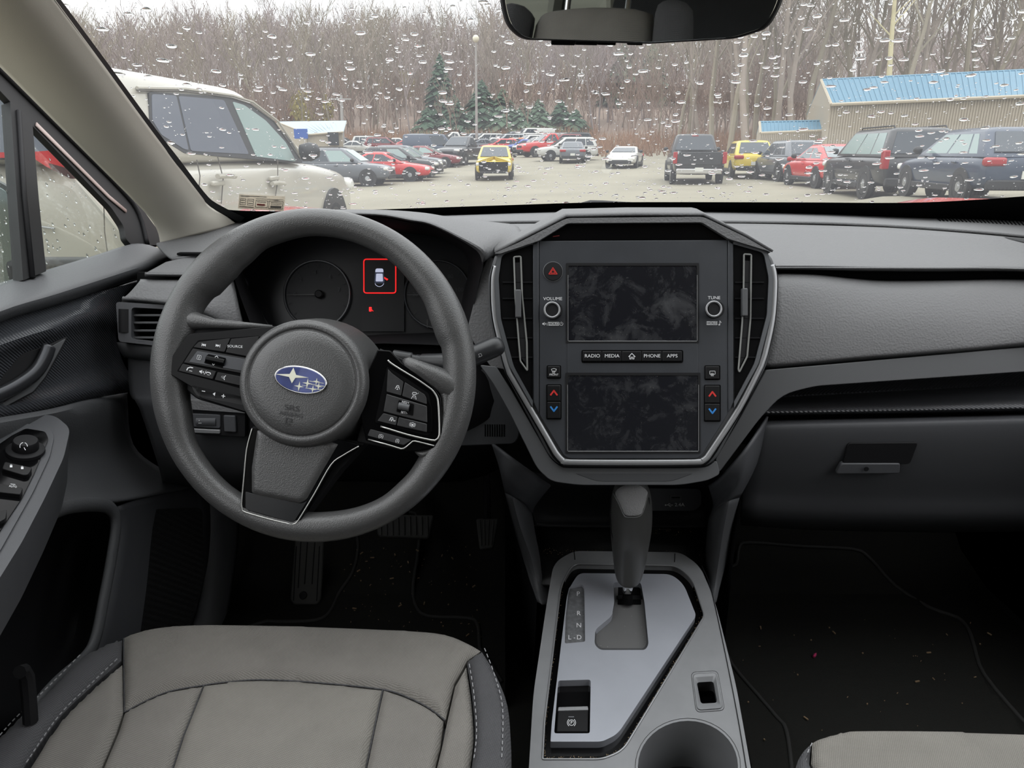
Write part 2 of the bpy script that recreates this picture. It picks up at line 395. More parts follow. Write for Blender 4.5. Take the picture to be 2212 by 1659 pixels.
o = MB().add([V((XC - .72, -1.92, 1.1)), V((XC + .72, -1.92, 1.1)), V((XC + .58, -1.86, 1.64)), V((XC - .58, -1.86, 1.64))], [(0, 1, 2, 3)]).build('window_6', privacy, smooth=0); tag(o, 'tinted tailgate glass', kind='structure')
o = MB().grid([[ws(-1 + i / 8, 0) + V((0, .004, .004)) for i in range(17)], [ws(-1 + i / 8, 0) + V((0, .05, -.05)) for i in range(17)], [V((ws(-1 + i / 8, 0).x, 1.72, 1.0)) for i in range(17)]]).build('trim_6', deep, smooth=60, solid=.006); tag(o, 'black cowl panel under the foot of the windscreen', kind='structure')
MB().box((XC, 1.68, .76), 1.55, .04, .56).build('wall_front', deep)['kind'] = 'structure'

# ================================================================== dashboard
dash = thing('dashboard', V((XC, 1.1, .75)), 'grey and black car dashboard spanning the cabin below the windscreen', 'dashboard')
def rowsY(rows): return [[Yp(*p) for p in r] for r in rows]
sheet('upper_strip', rowsY([
    [(338, 525, 1.15), (420, 507, 1.25), (512, 479, 1.34), (620, 475, 1.42), (760, 469, 1.46), (960, 464, 1.5), (1310, 456, 1.5), (1700, 457, 1.5), (1950, 462, 1.45), (2080, 465, 1.38), (2212, 474, 1.3), (2400, 500, 1.15)],
    [(355, 545, 1.11), (440, 530, 1.16), (530, 508, 1.22), (640, 492, 1.28), (800, 484, 1.30), (960, 475, 1.32), (1310, 468, 1.34), (1700, 470, 1.34), (1950, 478, 1.3), (2080, 486, 1.24), (2212, 497, 1.18), (2400, 520, 1.08)],
    [(372, 558, 1.07), (455, 545, 1.10), (545, 524, 1.15), (660, 506, 1.2), (800, 494, 1.24), (960, 481, 1.28), (1310, 476, 1.28), (1700, 479, 1.28), (1850, 483, 1.26), (2000, 491, 1.21), (2212, 508, 1.14), (2400, 532, 1.05)]]), soft, dash, 4, 3)
gro = [(372, 558, 1.07), (455, 545, 1.10), (545, 524, 1.15), (660, 506, 1.2), (800, 494, 1.24), (960, 481, 1.28), (1310, 476, 1.28), (1700, 479, 1.28), (1850, 483, 1.26), (2000, 491, 1.21), (2212, 508, 1.14), (2400, 532, 1.05)]
sheet('groove_channel', [[Yp(x, y, d + .05) - V((0, 0, .004)) for x, y, d in gro], [Yp(x, y, d) - V((0, 0, .012)) for x, y, d in gro], [Yp(x, y + 8, d - .05) - V((0, 0, .010)) for x, y, d in gro]], deep, dash, 4, 1, 0)
padrows = [
    [(358, 566, 1.05), (400, 556, 1.08), (450, 546, 1.11), (508, 536, 1.13), (1040, 484, 1.24), (1310, 482, 1.25), (1600, 483, 1.25), (1850, 489, 1.23), (2000, 497, 1.18), (2212, 515, 1.11), (2500, 548, 1.0)],
    [(340, 576, 1.03), (390, 571, 1.045), (440, 566, 1.06), (508, 562, 1.065), (1060, 540, 1.08), (1310, 535, 1.08), (1600, 533, 1.1), (1850, 536, 1.09), (2000, 540, 1.08), (2212, 549, 1.05), (2500, 575, .96)],
    [(318, 588, 1.0), (380, 588, 1.0), (440, 588, 1.0), (508, 588, 1.0), (1060, 580, .99), (1310, 575, .99), (1690, 573, .995), (1850, 573, .995), (2000, 573, .995), (2212, 575, .99), (2500, 592, .92)],
    [(313, 594, .997), (380, 595, .996), (440, 595, .995), (508, 596, .995), (1060, 590, .985), (1310, 585, .985), (1690, 580, .988), (1850, 581, .988), (2000, 582, .988), (2212, 583, .985), (2500, 600, .915)],
    [(313, 598, 1.02), (380, 599, 1.02), (440, 600, 1.02), (508, 601, 1.02), (1060, 594, 1.01), (1310, 590, 1.01), (1690, 584, 1.01), (1850, 586, 1.01), (2000, 587, 1.01), (2212, 588, 1.01), (2500, 606, .94)]]
for sl in (slice(0, 4), slice(4, None)): sheet('upper_pad', rowsY([r[sl] for r in padrows]), soft, dash, 4, 3)
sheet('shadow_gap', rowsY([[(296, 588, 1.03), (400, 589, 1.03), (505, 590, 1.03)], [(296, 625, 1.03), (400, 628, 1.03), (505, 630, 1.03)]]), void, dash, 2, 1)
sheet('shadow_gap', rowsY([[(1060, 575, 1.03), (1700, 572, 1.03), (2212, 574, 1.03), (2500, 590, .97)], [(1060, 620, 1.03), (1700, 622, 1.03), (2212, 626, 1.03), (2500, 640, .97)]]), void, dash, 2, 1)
sheet('passenger_panel', rowsY([
    [(1676, 591, 1.01), (1760, 593, 1.01), (1850, 602, 1.01), (1920, 606, 1.01), (2060, 605, 1.01), (2212, 603, 1.01), (2500, 612, .97)],
    [(1676, 594, .988), (1760, 597, .988), (1850, 608, .988), (1920, 613, .988), (2060, 612, .988), (2212, 609, .988), (2500, 618, .945)],
    [(1676, 625, .97), (1760, 628, .97), (1850, 636, .97), (1920, 638, .97), (2060, 637, .97), (2212, 634, .97), (2500, 636, .93)],
    [(1672, 700, .95), (1760, 697, .95), (1850, 695, .95), (1920, 692, .95), (2060, 688, .95), (2212, 682, .95), (2500, 672, .91)],
    [(1656, 775, .938), (1760, 768, .938), (1850, 761, .938), (1920, 755, .938), (2060, 744, .938), (2212, 731, .938), (2500, 705, .9)],
    [(1650, 792, .94), (1760, 783, .94), (1850, 774, .94), (1920, 769, .94), (2060, 758, .94), (2212, 744, .94), (2500, 716, .905)],
    [(1648, 799, .96), (1760, 789, .96), (1850, 781, .96), (1920, 775, .96), (2060, 764, .96), (2212, 751, .96), (2500, 722, .93)]]), silver, dash, 4, 4)
sheet('driver_panel', rowsY([
    [(303, 603, 1.01), (400, 604, 1.01), (460, 604, 1.01), (504, 604, 1.01)],
    [(300, 609, .995), (400, 610, .99), (460, 611, .985), (506, 612, .985)],
    [(280, 632, .987), (390, 640, .975), (460, 652, .968), (516, 664, .965)],
    [(265, 645, .985), (370, 655, .972), (440, 671, .965), (528, 716, .962)],
    [(263, 649, .995), (362, 659, .985), (435, 675, .975), (534, 730, .972)],
    [(263, 654, 1.0), (362, 664, .995), (440, 684, .99), (560, 760, .985)]]), silver, dash, 4, 4)
wingP = Pl(Yp(1700, 850, .925), (0, -math.cos(.3), math.sin(.3)))
wing = rnd([(1655, 799, 2), (1760, 790, 2), (2212, 750, 2), (2500, 722, 2), (2500, 780, 2), (2212, 803, 2), (1762, 834, 20), (1690, 852, 30), (1640, 906, 20), (1553, 1022, 8), (1545, 992, 6), (1600, 900, 20)], 4)
panel('trim_wing', wingP, wing, charcoal, dash, 0, .03, .006)
sheet('storage_shelf', rowsY([
    [(1580, 845, 1.02), (1760, 825, 1.03), (2212, 790, 1.03), (2500, 770, 1.0)], [(1580, 858, 1.06), (1760, 848, 1.07), (2212, 822, 1.07), (2500, 800, 1.04)],
    [(1580, 866, 1.06), (1760, 857, 1.065), (2212, 834, 1.07), (2500, 815, 1.04)],
    [(1580, 879, .975), (1760, 876, .975), (2212, 864, .975), (2500, 855, .94)], [(1580, 887, .955), (1760, 884, .955), (2212, 876, .955), (2500, 868, .92)],
    [(1580, 895, .955), (1760, 893, .955), (2212, 884, .955), (2500, 876, .92)], [(1580, 899, .985), (1760, 897, .985), (2212, 890, .985), (2500, 882, .95)]]), mat('black carbon-pattern plastic', (72, 73, 76), .32, bump=('twill', 950, .5, .0012), spec=.5), dash, 3, 3, 0)
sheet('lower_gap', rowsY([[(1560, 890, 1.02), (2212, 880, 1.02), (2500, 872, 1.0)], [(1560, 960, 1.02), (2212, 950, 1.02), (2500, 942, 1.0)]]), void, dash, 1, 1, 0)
# binnacle round the instruments
lip = [(506, 600), (510, 572), (522, 538), (582, 492), (690, 470), (800, 466), (884, 480), (925, 480), (963, 498), (1006, 524), (1036, 548), (1044, 572), (1036, 605), (1016, 690), (992, 742), (830, 742), (600, 748), (556, 730)]
lens = [(528, 602), (534, 580), (548, 548), (604, 515), (700, 498), (800, 496), (884, 504), (922, 508), (955, 516), (985, 532), (1006, 552), (1012, 575), (1008, 604), (988, 684), (962, 716), (830, 722), (640, 735), (592, 722)]
L1 = [Yp(a, b, .955) for a, b in crom(lip, 3, True)]; L2 = [Yp(a + (c - a) * .45, b + (d - b) * .45, .965) for (a, b), (c, d) in zip(crom(lip, 3, True), crom(lens, 3, True))]
clP = Pl(Yp(770, 640, 1.03), (0, -math.cos(.33), math.sin(.33)))
L3 = [clP.at(a, b) for a, b in crom(lens, 3, True)]
MB().rings([[p + V((0, .02, 0)) for p in L1], L1, L2, L3], False, False).build('binnacle_throat', deep, dash, smooth=40, recalc=False)
hood = [[(498, 600, .97), (500, 575, .96), (512, 534, .955), (574, 484, .95), (690, 460, .95), (812, 459, .95), (888, 470, .95), (934, 479, .95), (990, 503, .95), (1050, 535, .95), (1054, 560, .955)],
        [(508, 600, .95), (510, 572, .95), (522, 537, .945), (582, 491, .942), (690, 469, .942), (810, 466, .942), (884, 478, .942), (925, 485, .942), (975, 508, .942), (1030, 542, .942), (1042, 570, .95)]]
h0 = [(470, 590, 1.04), (490, 560, 1.1), (520, 525, 1.12), (590, 478, 1.14), (690, 455, 1.12), (812, 453, 1.12), (900, 458, 1.12), (960, 468, 1.12), (1030, 485, 1.12), (1085, 505, 1.1), (1090, 545, 1.02)]
h00 = [(470, 590, 1.14), (500, 555, 1.2), (540, 515, 1.25), (600, 482, 1.28), (690, 464, 1.28), (812, 460, 1.28), (900, 461, 1.28), (980, 470, 1.28), (1070, 480, 1.26), (1120, 490, 1.2), (1130, 540, 1.05)]
sheet('binnacle_hood', rowsY([h00, h0, hood[0], hood[1]]), soft, dash, 4, 4, .003)
panel('binnacle_strip', Pl(Yp(1050, 660, .955), (0, -math.cos(.3), math.sin(.3))), rnd([(1042, 582, 2), (1054, 556, 4), (1064, 556, 2), (1075, 690, 4), (1100, 800, 4), (1060, 792, 6), (1020, 735, 8), (1012, 700, 4)], 3), silver, dash, 0, .02, .003)
sheet('column_shroud', rowsY([[(540, 735, 1.0), (760, 726, 1.0), (1000, 722, 1.0), (1100, 780, 1.0)], [(540, 790, .97), (760, 770, .96), (1000, 770, .97), (1100, 820, .98)], [(540, 900, .93), (760, 880, .91), (1000, 900, .94), (1100, 900, .97)], [(540, 1000, .98), (760, 1000, .98), (1000, 990, 1.0), (1100, 960, 1.0)], [(540, 1040, 1.15), (760, 1040, 1.15), (1000, 1040, 1.15), (1100, 1000, 1.15)]]), deep, dash, 3, 3)
kneeP = Pl(Yp(1060, 900, .955), (0, -math.cos(.2), math.sin(.2)))
kp = rnd([(985, 790, 6), (1062, 800, 10), (1098, 862, 10), (1124, 938, 14), (1112, 960, 10), (985, 964, 4), (880, 964, 4), (900, 850, 4)], 6)
panel('knee_panel', kneeP, kp, black, dash, 0, .03, .003)
b = MB()
for i in range(9): x = 1047 + i * 5.1; b.prism(kneeP.map(rect(x, 917, x + 2.7, 943), .0006), kneeP.n, .001)
b.build('speaker_slots', void, dash, smooth=0)
# driver-side lower panel with switches
lowP = Pl(Yp(430, 900, .985), (.05, -math.cos(.1), math.sin(.1)))
sheet('lower_panel', rowsY([[(276, 770, 1.0), (330, 776, .99), (420, 790, .985), (560, 830, .985)], [(280, 850, .985), (330, 850, .98), (420, 855, .975), (560, 870, .975)], [(300, 880, .98), (345, 880, .975), (430, 880, .97), (560, 895, .97)], [(340, 1000, 1.0), (380, 1005, .995), (450, 1010, .99), (560, 1015, .99)], [(350, 1040, 1.08), (400, 1045, 1.08), (450, 1045, 1.08), (560, 1050, 1.08)], [(350, 1050, 1.3), (400, 1055, 1.3), (450, 1055, 1.3), (560, 1060, 1.3)]]), black, dash, 3, 3)
swP = Pl(Yp(450, 910, .96), (0, -math.cos(.15), math.sin(.15)))
panel('switch_surround', swP, rnd([(392, 880), (530, 886), (530, 945), (420, 938)], 5), deep, dash, 0, .012, .002)
panel('switch_strip', swP, rnd([(392, 863), (500, 866), (535, 890), (530, 893), (400, 884)], 4), silver, dash, .004, .012, .002)
dz = panel('dimmer_housing', swP, rnd([(409, 893), (476, 896), (476, 926), (414, 922)], 5), black, dash, .002, .006, .001)
MB().tube([swP.at(x, 910, -.004) for x in (428, 470)], .0085, 14).build('dimmer_wheel', black, dash)
text(':.', swP, 432, 910, 12, white, dash, .0055)
panel('switch_label', swP, rnd([(413, 926), (475, 929), (475, 937), (416, 935)], 2), satin, dash, .003, .004, .0005)
panel('blank_switch', swP, rnd([(482, 897), (508, 898), (510, 934), (484, 933)], 3), black, dash, .004, .006, .0012)
# left air vent
vP = Pl(Yp(370, 700, .978), (.1, -.96, .24))
vout = rnd([(250, 652, 8), (360, 659, 8), (436, 670, 8), (512, 706, 6), (505, 748, 6), (330, 746, 4), (256, 738, 8)], 5)
vin = rnd([(284, 664, 8), (360, 668, 5), (432, 677, 6), (494, 704, 5), (486, 733, 5), (330, 737, 4), (283, 732, 8)], 5)
panel('vent_frame', vP, vout, black, dash, .002, .03, .002, holes=[vin])
panel('vent_back', vP, inset(vout, .97), void, dash, -.03, .005, 0)
for i, y in enumerate((681, 697, 714, 729)):
    x0, x1 = 285, (440, 462, 480, 488)[i]
    MB().box((vP.at(x0, y - 4, -.008) + vP.at(x1, y + 4, -.008)) / 2, (vP.at(x1, y, -.008) - vP.at(x0, y, -.008)).length, .016, .0032, Matrix.Rotation(-.2, 3, 'X')).build('slat', charcoal, dash, bev=.001)
MB().tube([vP.at(271, y, -.004) for y in (668, 718)], .009, 14).build('vent_wheel', deep, dash)
sheet('vent_lower_body', rowsY([[(252, 739, .985), (300, 745, .975), (400, 748, .97), (510, 750, .97)], [(258, 758, .985), (300, 765, .975), (400, 768, .97), (510, 770, .97)], [(268, 772, 1.0), (310, 778, .99), (400, 782, .985), (510, 784, .985)]]), charcoal, dash, 3, 2)
MB().box(Yp(418, 554, 1.085) + V((0, 0, .004)), .045, .012, .004).build('side_demister_slot', void, dash, bev=.002)
# passenger demister grille slits
for i in range(32):
    x = 2026 + i * 8.2; t = i / 31
    MB().tube([Yp(x - 4, 469 + t * 12, 1.355 - t * .1) + V((0, 0, .0003)), Yp(x + 5, 477 + t * 15, 1.30 - t * .1) + V((0, 0, .0003))], .0012, 5).build('grille_slit', void, dash)
gb = MB(); gb.lathe([(.001, .0065), (.006, .0055), (.0095, .003), (.0105, 0)][::-1], Yp(1312, 452, 1.42) + V((0, 0, -.004)), (0, 0, 1), 20); gb.build('light_sensor', mat('pale grey plastic', (190, 192, 194), .4), dash, smooth=180)
o = sheet('pad_badge_recess', rowsY([[(2168, 513, 1.122), (2240, 520, 1.096)], [(2180, 518, 1.112), (2250, 533, 1.070)]]), deep, dash, 1, 1, 0); o.location.z += .001
# glovebox
glove = thing('glovebox', Yp(1930, 1100, 1.0), 'black grained glovebox lid under the passenger dash shelf', 'glovebox')
sheet('lid', rowsY([[(1636, 908, .985), (1760, 905, .985), (2000, 900, .985), (2212, 894, .985), (2500, 885, .95)], [(1637, 913, .955), (1760, 910, .955), (2000, 905, .955), (2212, 899, .955), (2500, 890, .92)], [(1634, 930, .945), (1760, 927, .945), (2000, 922, .945), (2212, 917, .945), (2500, 908, .91)],
    [(1620, 985, .955), (1760, 985, .955), (2000, 985, .955), (2212, 985, .955), (2500, 985, .92)], [(1606, 1060, .985), (1760, 1065, .985), (2000, 1070, .985), (2212, 1070, .985), (2500, 1070, .95)], [(1600, 1120, 1.03), (1760, 1130, 1.03), (2000, 1135, 1.03), (2212, 1135, 1.03), (2500, 1135, 1.0)], [(1600, 1135, 1.3), (1760, 1145, 1.3), (2000, 1150, 1.3), (2212, 1150, 1.3), (2500, 1150, 1.3)]]), black, glove, 3, 4)
gP = Pl(Yp(1890, 990, .951), (0, -.99, -.13))
panel('latch_recess_shade', gP, rnd([(1832, 957), (1984, 956), (1966, 1003), (1820, 1004)], 8), deep, glove, .0015, .004, .001)  # flat dark plate; the recess's shade is put into its colour
panel('latch_handle', gP, rnd([(1818, 1001), (1946, 1001), (1944, 1024), (1806, 1025)], 6), black, glove, .003, .008, .002)
MB().lathe([(.0035, 0), (.0035, .001)], gP.at(1871, 1013, .006), gP.n, 12).build('screw_cap', deep, glove)

# ================================================================== instrument cluster
clu = thing('instrument_cluster', clP.at(770, 730), 'unlit instrument cluster with two round gauges behind the steering wheel', 'instrument cluster')
panel('gauge_face', clP, inset(lens, 1.01), mat('black gauge face', (15, 16, 20), .35), clu, -.004, .01, 0)
ring_m = mat('dark gauge ring', (52, 54, 58), .3)
for cx in (685, 945):
    MB().tube([clP.at(*p, .0) for p in ell(cx, 636, 71, 73, 48)], .0016, 6, True).build('gauge_ring', ring_m, clu)
    panel('gauge_dial', clP, ell(cx, 636, 69, 71, 40), mat('gauge dial black', (20, 21, 24), .5), clu, -.002, .002, 0)
    MB().tube([clP.at(cx - 66, 637, .004), clP.at(cx + 8, 636, .004)], [.0003, .0007], 5).build('needle', mat('pale needle', (98, 98, 98), .5), clu)
    MB().lathe([(.006, 0), (.006, .004), (.0045, .006)], clP.at(cx + 5, 636, 0), clP.n, 20).build('needle_hub', deep, clu)
    b = MB()
    for k in range(13):
        a = math.radians(140 + k * 22); c, s = math.cos(a), math.sin(a)
        b.tube([clP.at(cx + 60 * c, 636 + 60 * s, .0006), clP.at(cx + 66 * c, 636 + 66 * s, .0006)], .0003, 4)
    b.build('tick_marks', mat('dim tick print', (62, 63, 66), .6), clu)
    for k, tx in enumerate((['0', '2', '4', '6', '7'] if cx < 800 else ['20', '40', '60', '80', '100'])):
        a = math.radians(180 + k * 42); text(tx, clP, cx + 48 * math.cos(a), 636 + 48 * math.sin(a), 9, mat('dim tick print', (62, 63, 66), .6), clu, .0006)
    MB().tube([clP.at(cx - 22, 708, .003), clP.at(cx - 22, 690, .003)], .0004, 5).build('needle', mat('pale needle', (98, 98, 98), .5), clu)
panel('display_panel', clP, rect(781, 556, 873, 716), mat('unlit display glass', (19, 20, 23), .3), clu, .001, .002, 0)
red_led = mat('lit red warning', (235, 45, 45), .5, emit=((240, 40, 40), .75))
MB().tube([clP.at(*p, .0022) for p in rnd(rect(786, 560, 855, 633), 6)], .0009, 5, True).build('warning_frame', red_led, clu)
lit = mat('lit display car', (190, 195, 215), .5, emit=((190, 195, 220), .55)); litd = mat('lit display dark', (60, 66, 84), .5, emit=((60, 66, 84), .35))
panel('car_symbol', clP, rnd([(811, 581, 5), (828, 581, 5), (831, 612, 5), (808, 612, 5)], 4), litd, clu, .0024, .001, 0)
icon([rnd([(-8, -17, 4), (8, -17, 4), (9, -9, 2), (-9, -9, 2)], 2), rnd([(-7, -6), (7, -6), (8, 11), (-8, 11)], 2), ('l', arc(0, 12, 10, 20, 160), 1)], clP, 819.5, 597, 1, lit, clu, .0028, 0, 'car_symbol')
icon([[(830, 598), (839, 603), (836, 606), (830, 602)]], clP, 0, 0, 1, red_led, clu, .0028, 0, 'door_symbol')
icon([rnd(rect(-3, -5, 3, 5), 1.5), ('l', [(3, 1), (6, 4)], 1.4)], clP, 800, 668, 1, red_led, clu, .0024, 0, 'door_symbol')
# ================================================================== steering wheel
WP = Pl(Dp(678, 811, .80), (0, -math.cos(math.radians(22)), math.sin(math.radians(22))))
sw = thing('steering_wheel', WP.at(678, 811, -.06), 'black three-spoke steering wheel with oval blue emblem, turned slightly clockwise', 'steering wheel')
WT = [(0, 72), (30, 70), (48, 62), (60, 58), (90, 65), (130, 58), (150, 60), (168, 76), (180, 82), (198, 82), (210, 74), (216, 76), (221, 84), (228, 84), (236, 78), (250, 64), (270, 58), (300, 60), (325, 68), (338, 76), (343, 76), (348, 70), (360, 72)]
def rimw(a):
    for (a0, w0), (a1, w1) in zip(WT[:-1], WT[1:]):
        if a0 <= a <= a1: return w0 + (w1 - w0) * sstep(a0, a1, a)
pth, rad = [], []
for i in range(144):
    a = i * 2.5; c, s = math.cos(math.radians(a)), math.sin(math.radians(a)); w_ = rimw(a)
    o = WP.at(678.5 + 350.5 * c, 811 + 360 * s); q = WP.at(678.5 + (350.5 - w_) * c, 811 + (360 - w_) * s)
    pth.append((o + q) / 2); rad.append((o - q).length / 2 * 1.0)
MB().tube(pth, rad, 20, True).build('rim', leather, sw, smooth=180)
# spoke cores
panel('spoke', WP, rnd([(590, 703, 4), (440, 700, 10), (400, 712, 10), (372, 780, 10), (380, 826, 10), (425, 862, 8), (540, 895, 4), (600, 850, 4)], 4), deep, sw, .004, .03, .004)
panel('spoke', WP, rnd([(820, 752, 4), (880, 780, 4), (955, 830, 8), (985, 880, 8), (975, 950, 10), (930, 975, 8), (860, 972, 6), (770, 955, 4)], 4), deep, sw, .002, .03, .004)
panel('spoke', WP, rnd([(545, 920, 4), (526, 1000, 6), (520, 1110, 6), (640, 1140, 6), (730, 1020, 6), (790, 955, 4)], 4), deep, sw, 0, .03, .004)
# leather horns flowing from the rim along the spokes
MB().tube([WP.at(*p) for p in ((374, 720, -.006), (384, 696, -.003), (404, 690, .002), (430, 694, .008), (462, 699, .010), (520, 703, .010), (588, 706, .008))], [.012, .016, .014, .0088, .0056, .0042, .002], 12).build('spoke_wrap', leather, sw, smooth=180)
MB().tube([WP.at(*p) for p in ((996, 890, -.004), (996, 856, -.001), (964, 828, .005), (935, 811, .010), (905, 795, .012), (880, 783, .012), (873, 779, .010))], [.010, .016, .0152, .0115, .0082, .0066, .003], 14).build('spoke_wrap', leather, sw, smooth=180)
pillow('spoke_wrap', rnd([(940, 826), (985, 815), (992, 880), (985, 960), (915, 995), (893, 975), (935, 965), (952, 945), (951, 858)], 8), lambda x, y: WP.at(x, y, .009), leather, sw, 6, .006, 16, .02, WP.n)
# --- left control panel
lbez = rnd([(600, 704, 2), (520, 711, 4), (417, 719, 8), (404, 724, 8), (354, 794, 6), (356, 803, 6), (380, 816, 5), (420, 840, 4), (432, 860, 6), (530, 890, 3), (600, 860, 2)], 4)
panel('control_bezel', WP, lbez, gloss, sw, .0185, .016, .0022)
btn = mat('satin black button', (27, 27, 28), .38, bump=('noise', 2500, .05, .0003), spec=.25)
H = .0205
def button(pts, h=H, r=2.5, m=btn, dep=.004, bev=.0009): return panel('button', WP, rnd(pts, r), m, sw, h, dep, bev)
panel('button_well', WP, rnd([(414, 752), (428, 735), (560, 725), (540, 845), (458, 822), (382, 802)], 3), void, sw, .0188, .002, 0)
b1 = button([(417.5, 750), (429, 738.5), (497.5, 730.5), (485, 760.5)]); b2 = button([(487, 761), (499, 732), (560, 726), (545, 772)])
button([(416.5, 752.5), (540, 774.5), (528, 808), (396.5, 783.5)])
panel('button_inlay', WP, rnd([(426, 758), (531, 776), (521, 801), (408, 782)], 2), fascia, sw, H + .0006, .001, .0003)
panel('roller_well', WP, rnd([(449.5, 764.5), (488, 773.5), (480.5, 795), (440.5, 784)], 2), void, sw, H + .0009, .001, 0)
MB().tube([WP.at(447, 775, .0205), WP.at(486, 783, .0205)], .0042, 14).build('roller', gloss, sw)
b4 = button([(385, 801.5), (394, 785.5), (467.5, 801.5), (459.5, 820)]); b5 = button([(463, 821), (469.5, 803), (530, 815), (520, 834)])
b6 = button([(413, 831.5, 2), (540, 859.5, 2), (532, 877, 4), (425, 855.5, 5), (417, 843, 4)], .0185)
tri = lambda x, d, s=1: [(x, -4 * s), (x + 6 * d * s, 0), (x, 4 * s)]
icon([('l', [(-5, -4), (-5, 4)], 1.3), tri(1, -1), tri(6, -1)], WP, 440, 745, .75, white, b1, H + .0004, 8)
icon([('l', [(6, -4), (6, 4)], 1.3), tri(-6, 1), tri(-1, 1)], WP, 470.5, 746.5, .75, white, b1, H + .0004, 8)
text('SOURCE', WP, 507.5, 748.5, 5.6, white, b2, H + .0004, 3, 1.15)
icon([('l', rnd(rect(-4.5, -5, 4.5, 5), 1) + [(-4.5, -5)], .8), ('l', [(0, -2.5), (0, 3)], 1.2)], WP, 430, 772, .9, white, sw, H + .0016, 10)
icon([('l', [(-4, 2), (0, -2), (4, 2)], 1.2)], WP, 468, 770.5, .9, white, sw, .0251, 12); icon([('l', [(-3.5, -2), (0, 2), (3.5, -2)], 1.2)], WP, 461, 787, .9, white, sw, H + .0014, 12)
icon([('l', [(-6, 4), (-5, -1), (0, -4), (6, -4)], 2.2), ('l', [(0, 4), (6, 4)], 1.2)], WP, 410, 797, .95, white, b4, H + .0004, 12)
icon([[(-13, -2), (-10, -2), (-7, -5), (-7, 5), (-10, 2), (-13, 2)], ('l', [(-5, -2), (-2, 2)], 1), ('l', [(-5, 2), (-2, -2)], 1), ('l', [(0, 5), (3, -5)], 1), ('l', [(4, 1), (6, -2), (13, -2), (15, 1)], 2.2), ('l', [(7, 4), (13, 4)], 1)], WP, 442, 804.5, .88, white, b4, H + .0004, 12)
icon([('l', arc(-4, 0, 5, -40, 40), 1), ('l', arc(-5, 0, 2.5, -40, 40), 1), ('l', [(7, -5), (4, -2), (5, 1), (3, 2), (6, 6)], 1.6)], WP, 481, 814.5, .85, white, b5, H + .0004, 12)
icon([rect(-4, -.8, 4, .8)], WP, 439.5, 845, .9, white, b6, .0189, 8); icon([[(3, -4), (-2, 0), (3, 4)]], WP, 461.5, 851, 1, white, b6, .0189, 8)
icon([rect(-4, -.8, 4, .8), rect(-.8, -4, .8, 4)], WP, 482.5, 855.5, 1, white, b6, .0189, 8)
# --- right control panel
rbez = rnd([(815, 755, 2), (843, 757, 3), (868, 783, 4), (935, 832, 8), (953, 858, 8), (957, 944, 6), (944, 960, 4), (938, 968, 3), (900, 975, 3), (880, 975, 6), (868, 972, 6), (790, 952, 2), (770, 860, 2)], 4)
panel('control_bezel', WP, rbez, gloss, sw, .0165, .016, .002)
def trimline(pts, r=.0011, h=.017): MB().tube([WP.at(x, y, h) for x, y in pts], r, 8).build('chrome_trim', satin_line, sw, smooth=180)
satin_line = mat('bright satin trim line', (196, 196, 192), .3, metal=.9)
trimline(crom([(838, 778), (845, 785), (870, 801), (905, 822), (932, 841)], 3) + crom([(936, 845), (944, 858), (947, 875), (949, 915), (949, 940)], 3) + crom([(947, 946), (942, 950), (933, 951), (880, 939), (822, 921)], 3), .0011)
trimline([(795, 949), (835, 960), (866, 969.5), (872, 969), (878, 965), (892, 953), (897, 953), (938, 963)], .0009)
panel('button_well', WP, rnd([(836, 792), (876, 816), (926, 850), (932, 880), (932, 935), (922, 941), (810, 912)], 4), void, sw, .0168, .002, 0)
H2 = .0185
def rb(pts, h=H2, r=2.2): return panel('button', WP, rnd(pts, r), btnr, sw, h, .004, .0009)
btnr = mat('worn satin black button', (52, 52, 53), .33, bump=('noise', 2500, .05, .0003), var=.15, vscale=140)
r1 = rb([(838, 797), (846, 806), (871.5, 825), (866.5, 854.5), (835, 846)]); r2 = rb([(874.5, 825.5), (917, 852), (921, 860), (922, 873.5), (868.5, 855.5)])
rb([(835, 851), (922, 877), (923, 913), (828, 889)]); r3 = rb([(828, 892.5), (858.5, 900.5), (855.5, 919), (815, 909)]); r4 = rb([(861.5, 901), (922, 915.5), (922, 934), (857, 919.5)])
r5 = rb([(800, 927), (889, 950.5), (872, 961.5), (794, 941)], .0168)
panel('bevel_strip', WP, rnd([(923, 862), (933, 880), (934, 933), (924, 934)], 2), gloss, sw, .0178, .003, .001)
panel('roller_well', WP, rnd([(861.5, 864), (894, 873), (892, 898), (856, 889)], 2), void, sw, H2 + .0006, .001, 0)
MB().tube([WP.at(861, 876.5, .0185), WP.at(884, 881.5, .0185)], .004, 14).build('roller', charcoal, sw)
text('RES/+', WP, 876, 869.5, 5, white, sw, H2 + .0012, 10); text('SET/-', WP, 873, 891.5, 5, white, sw, H2 + .0012, 10)
car = [('l', [(-5, 4), (-2, -4), (2, -4), (5, 4)], 1.3), ('l', [(-3, 0), (3, 0)], 1.2)]
icon(car + [[(0, 2), (2, 6), (-2, 6)]], WP, 859, 836.5, .9, white, r1, H2 + .0004, 10)
icon([('l', [(-6, -5), (-5, -8), (3, -9), (5, -6), (3, -4), (-5, -3), (-6, -5)], 1.5), ('l', [(-6, 8), (-3, 0), (3, 0), (6, 8)], 1.4), ('l', [(-1, 3), (1, 6)], 1), ('l', [(7, -6), (9, -9)], 1)], WP, 895, 855, .85, white, r2, H2 + .0004, 10)
icon(car + [[(-2, 2), (2, 2), (0, 6)], rect(7, 1, 9, 4)], WP, 846, 905.5, .9, white, r3, H2 + .0004, 10)
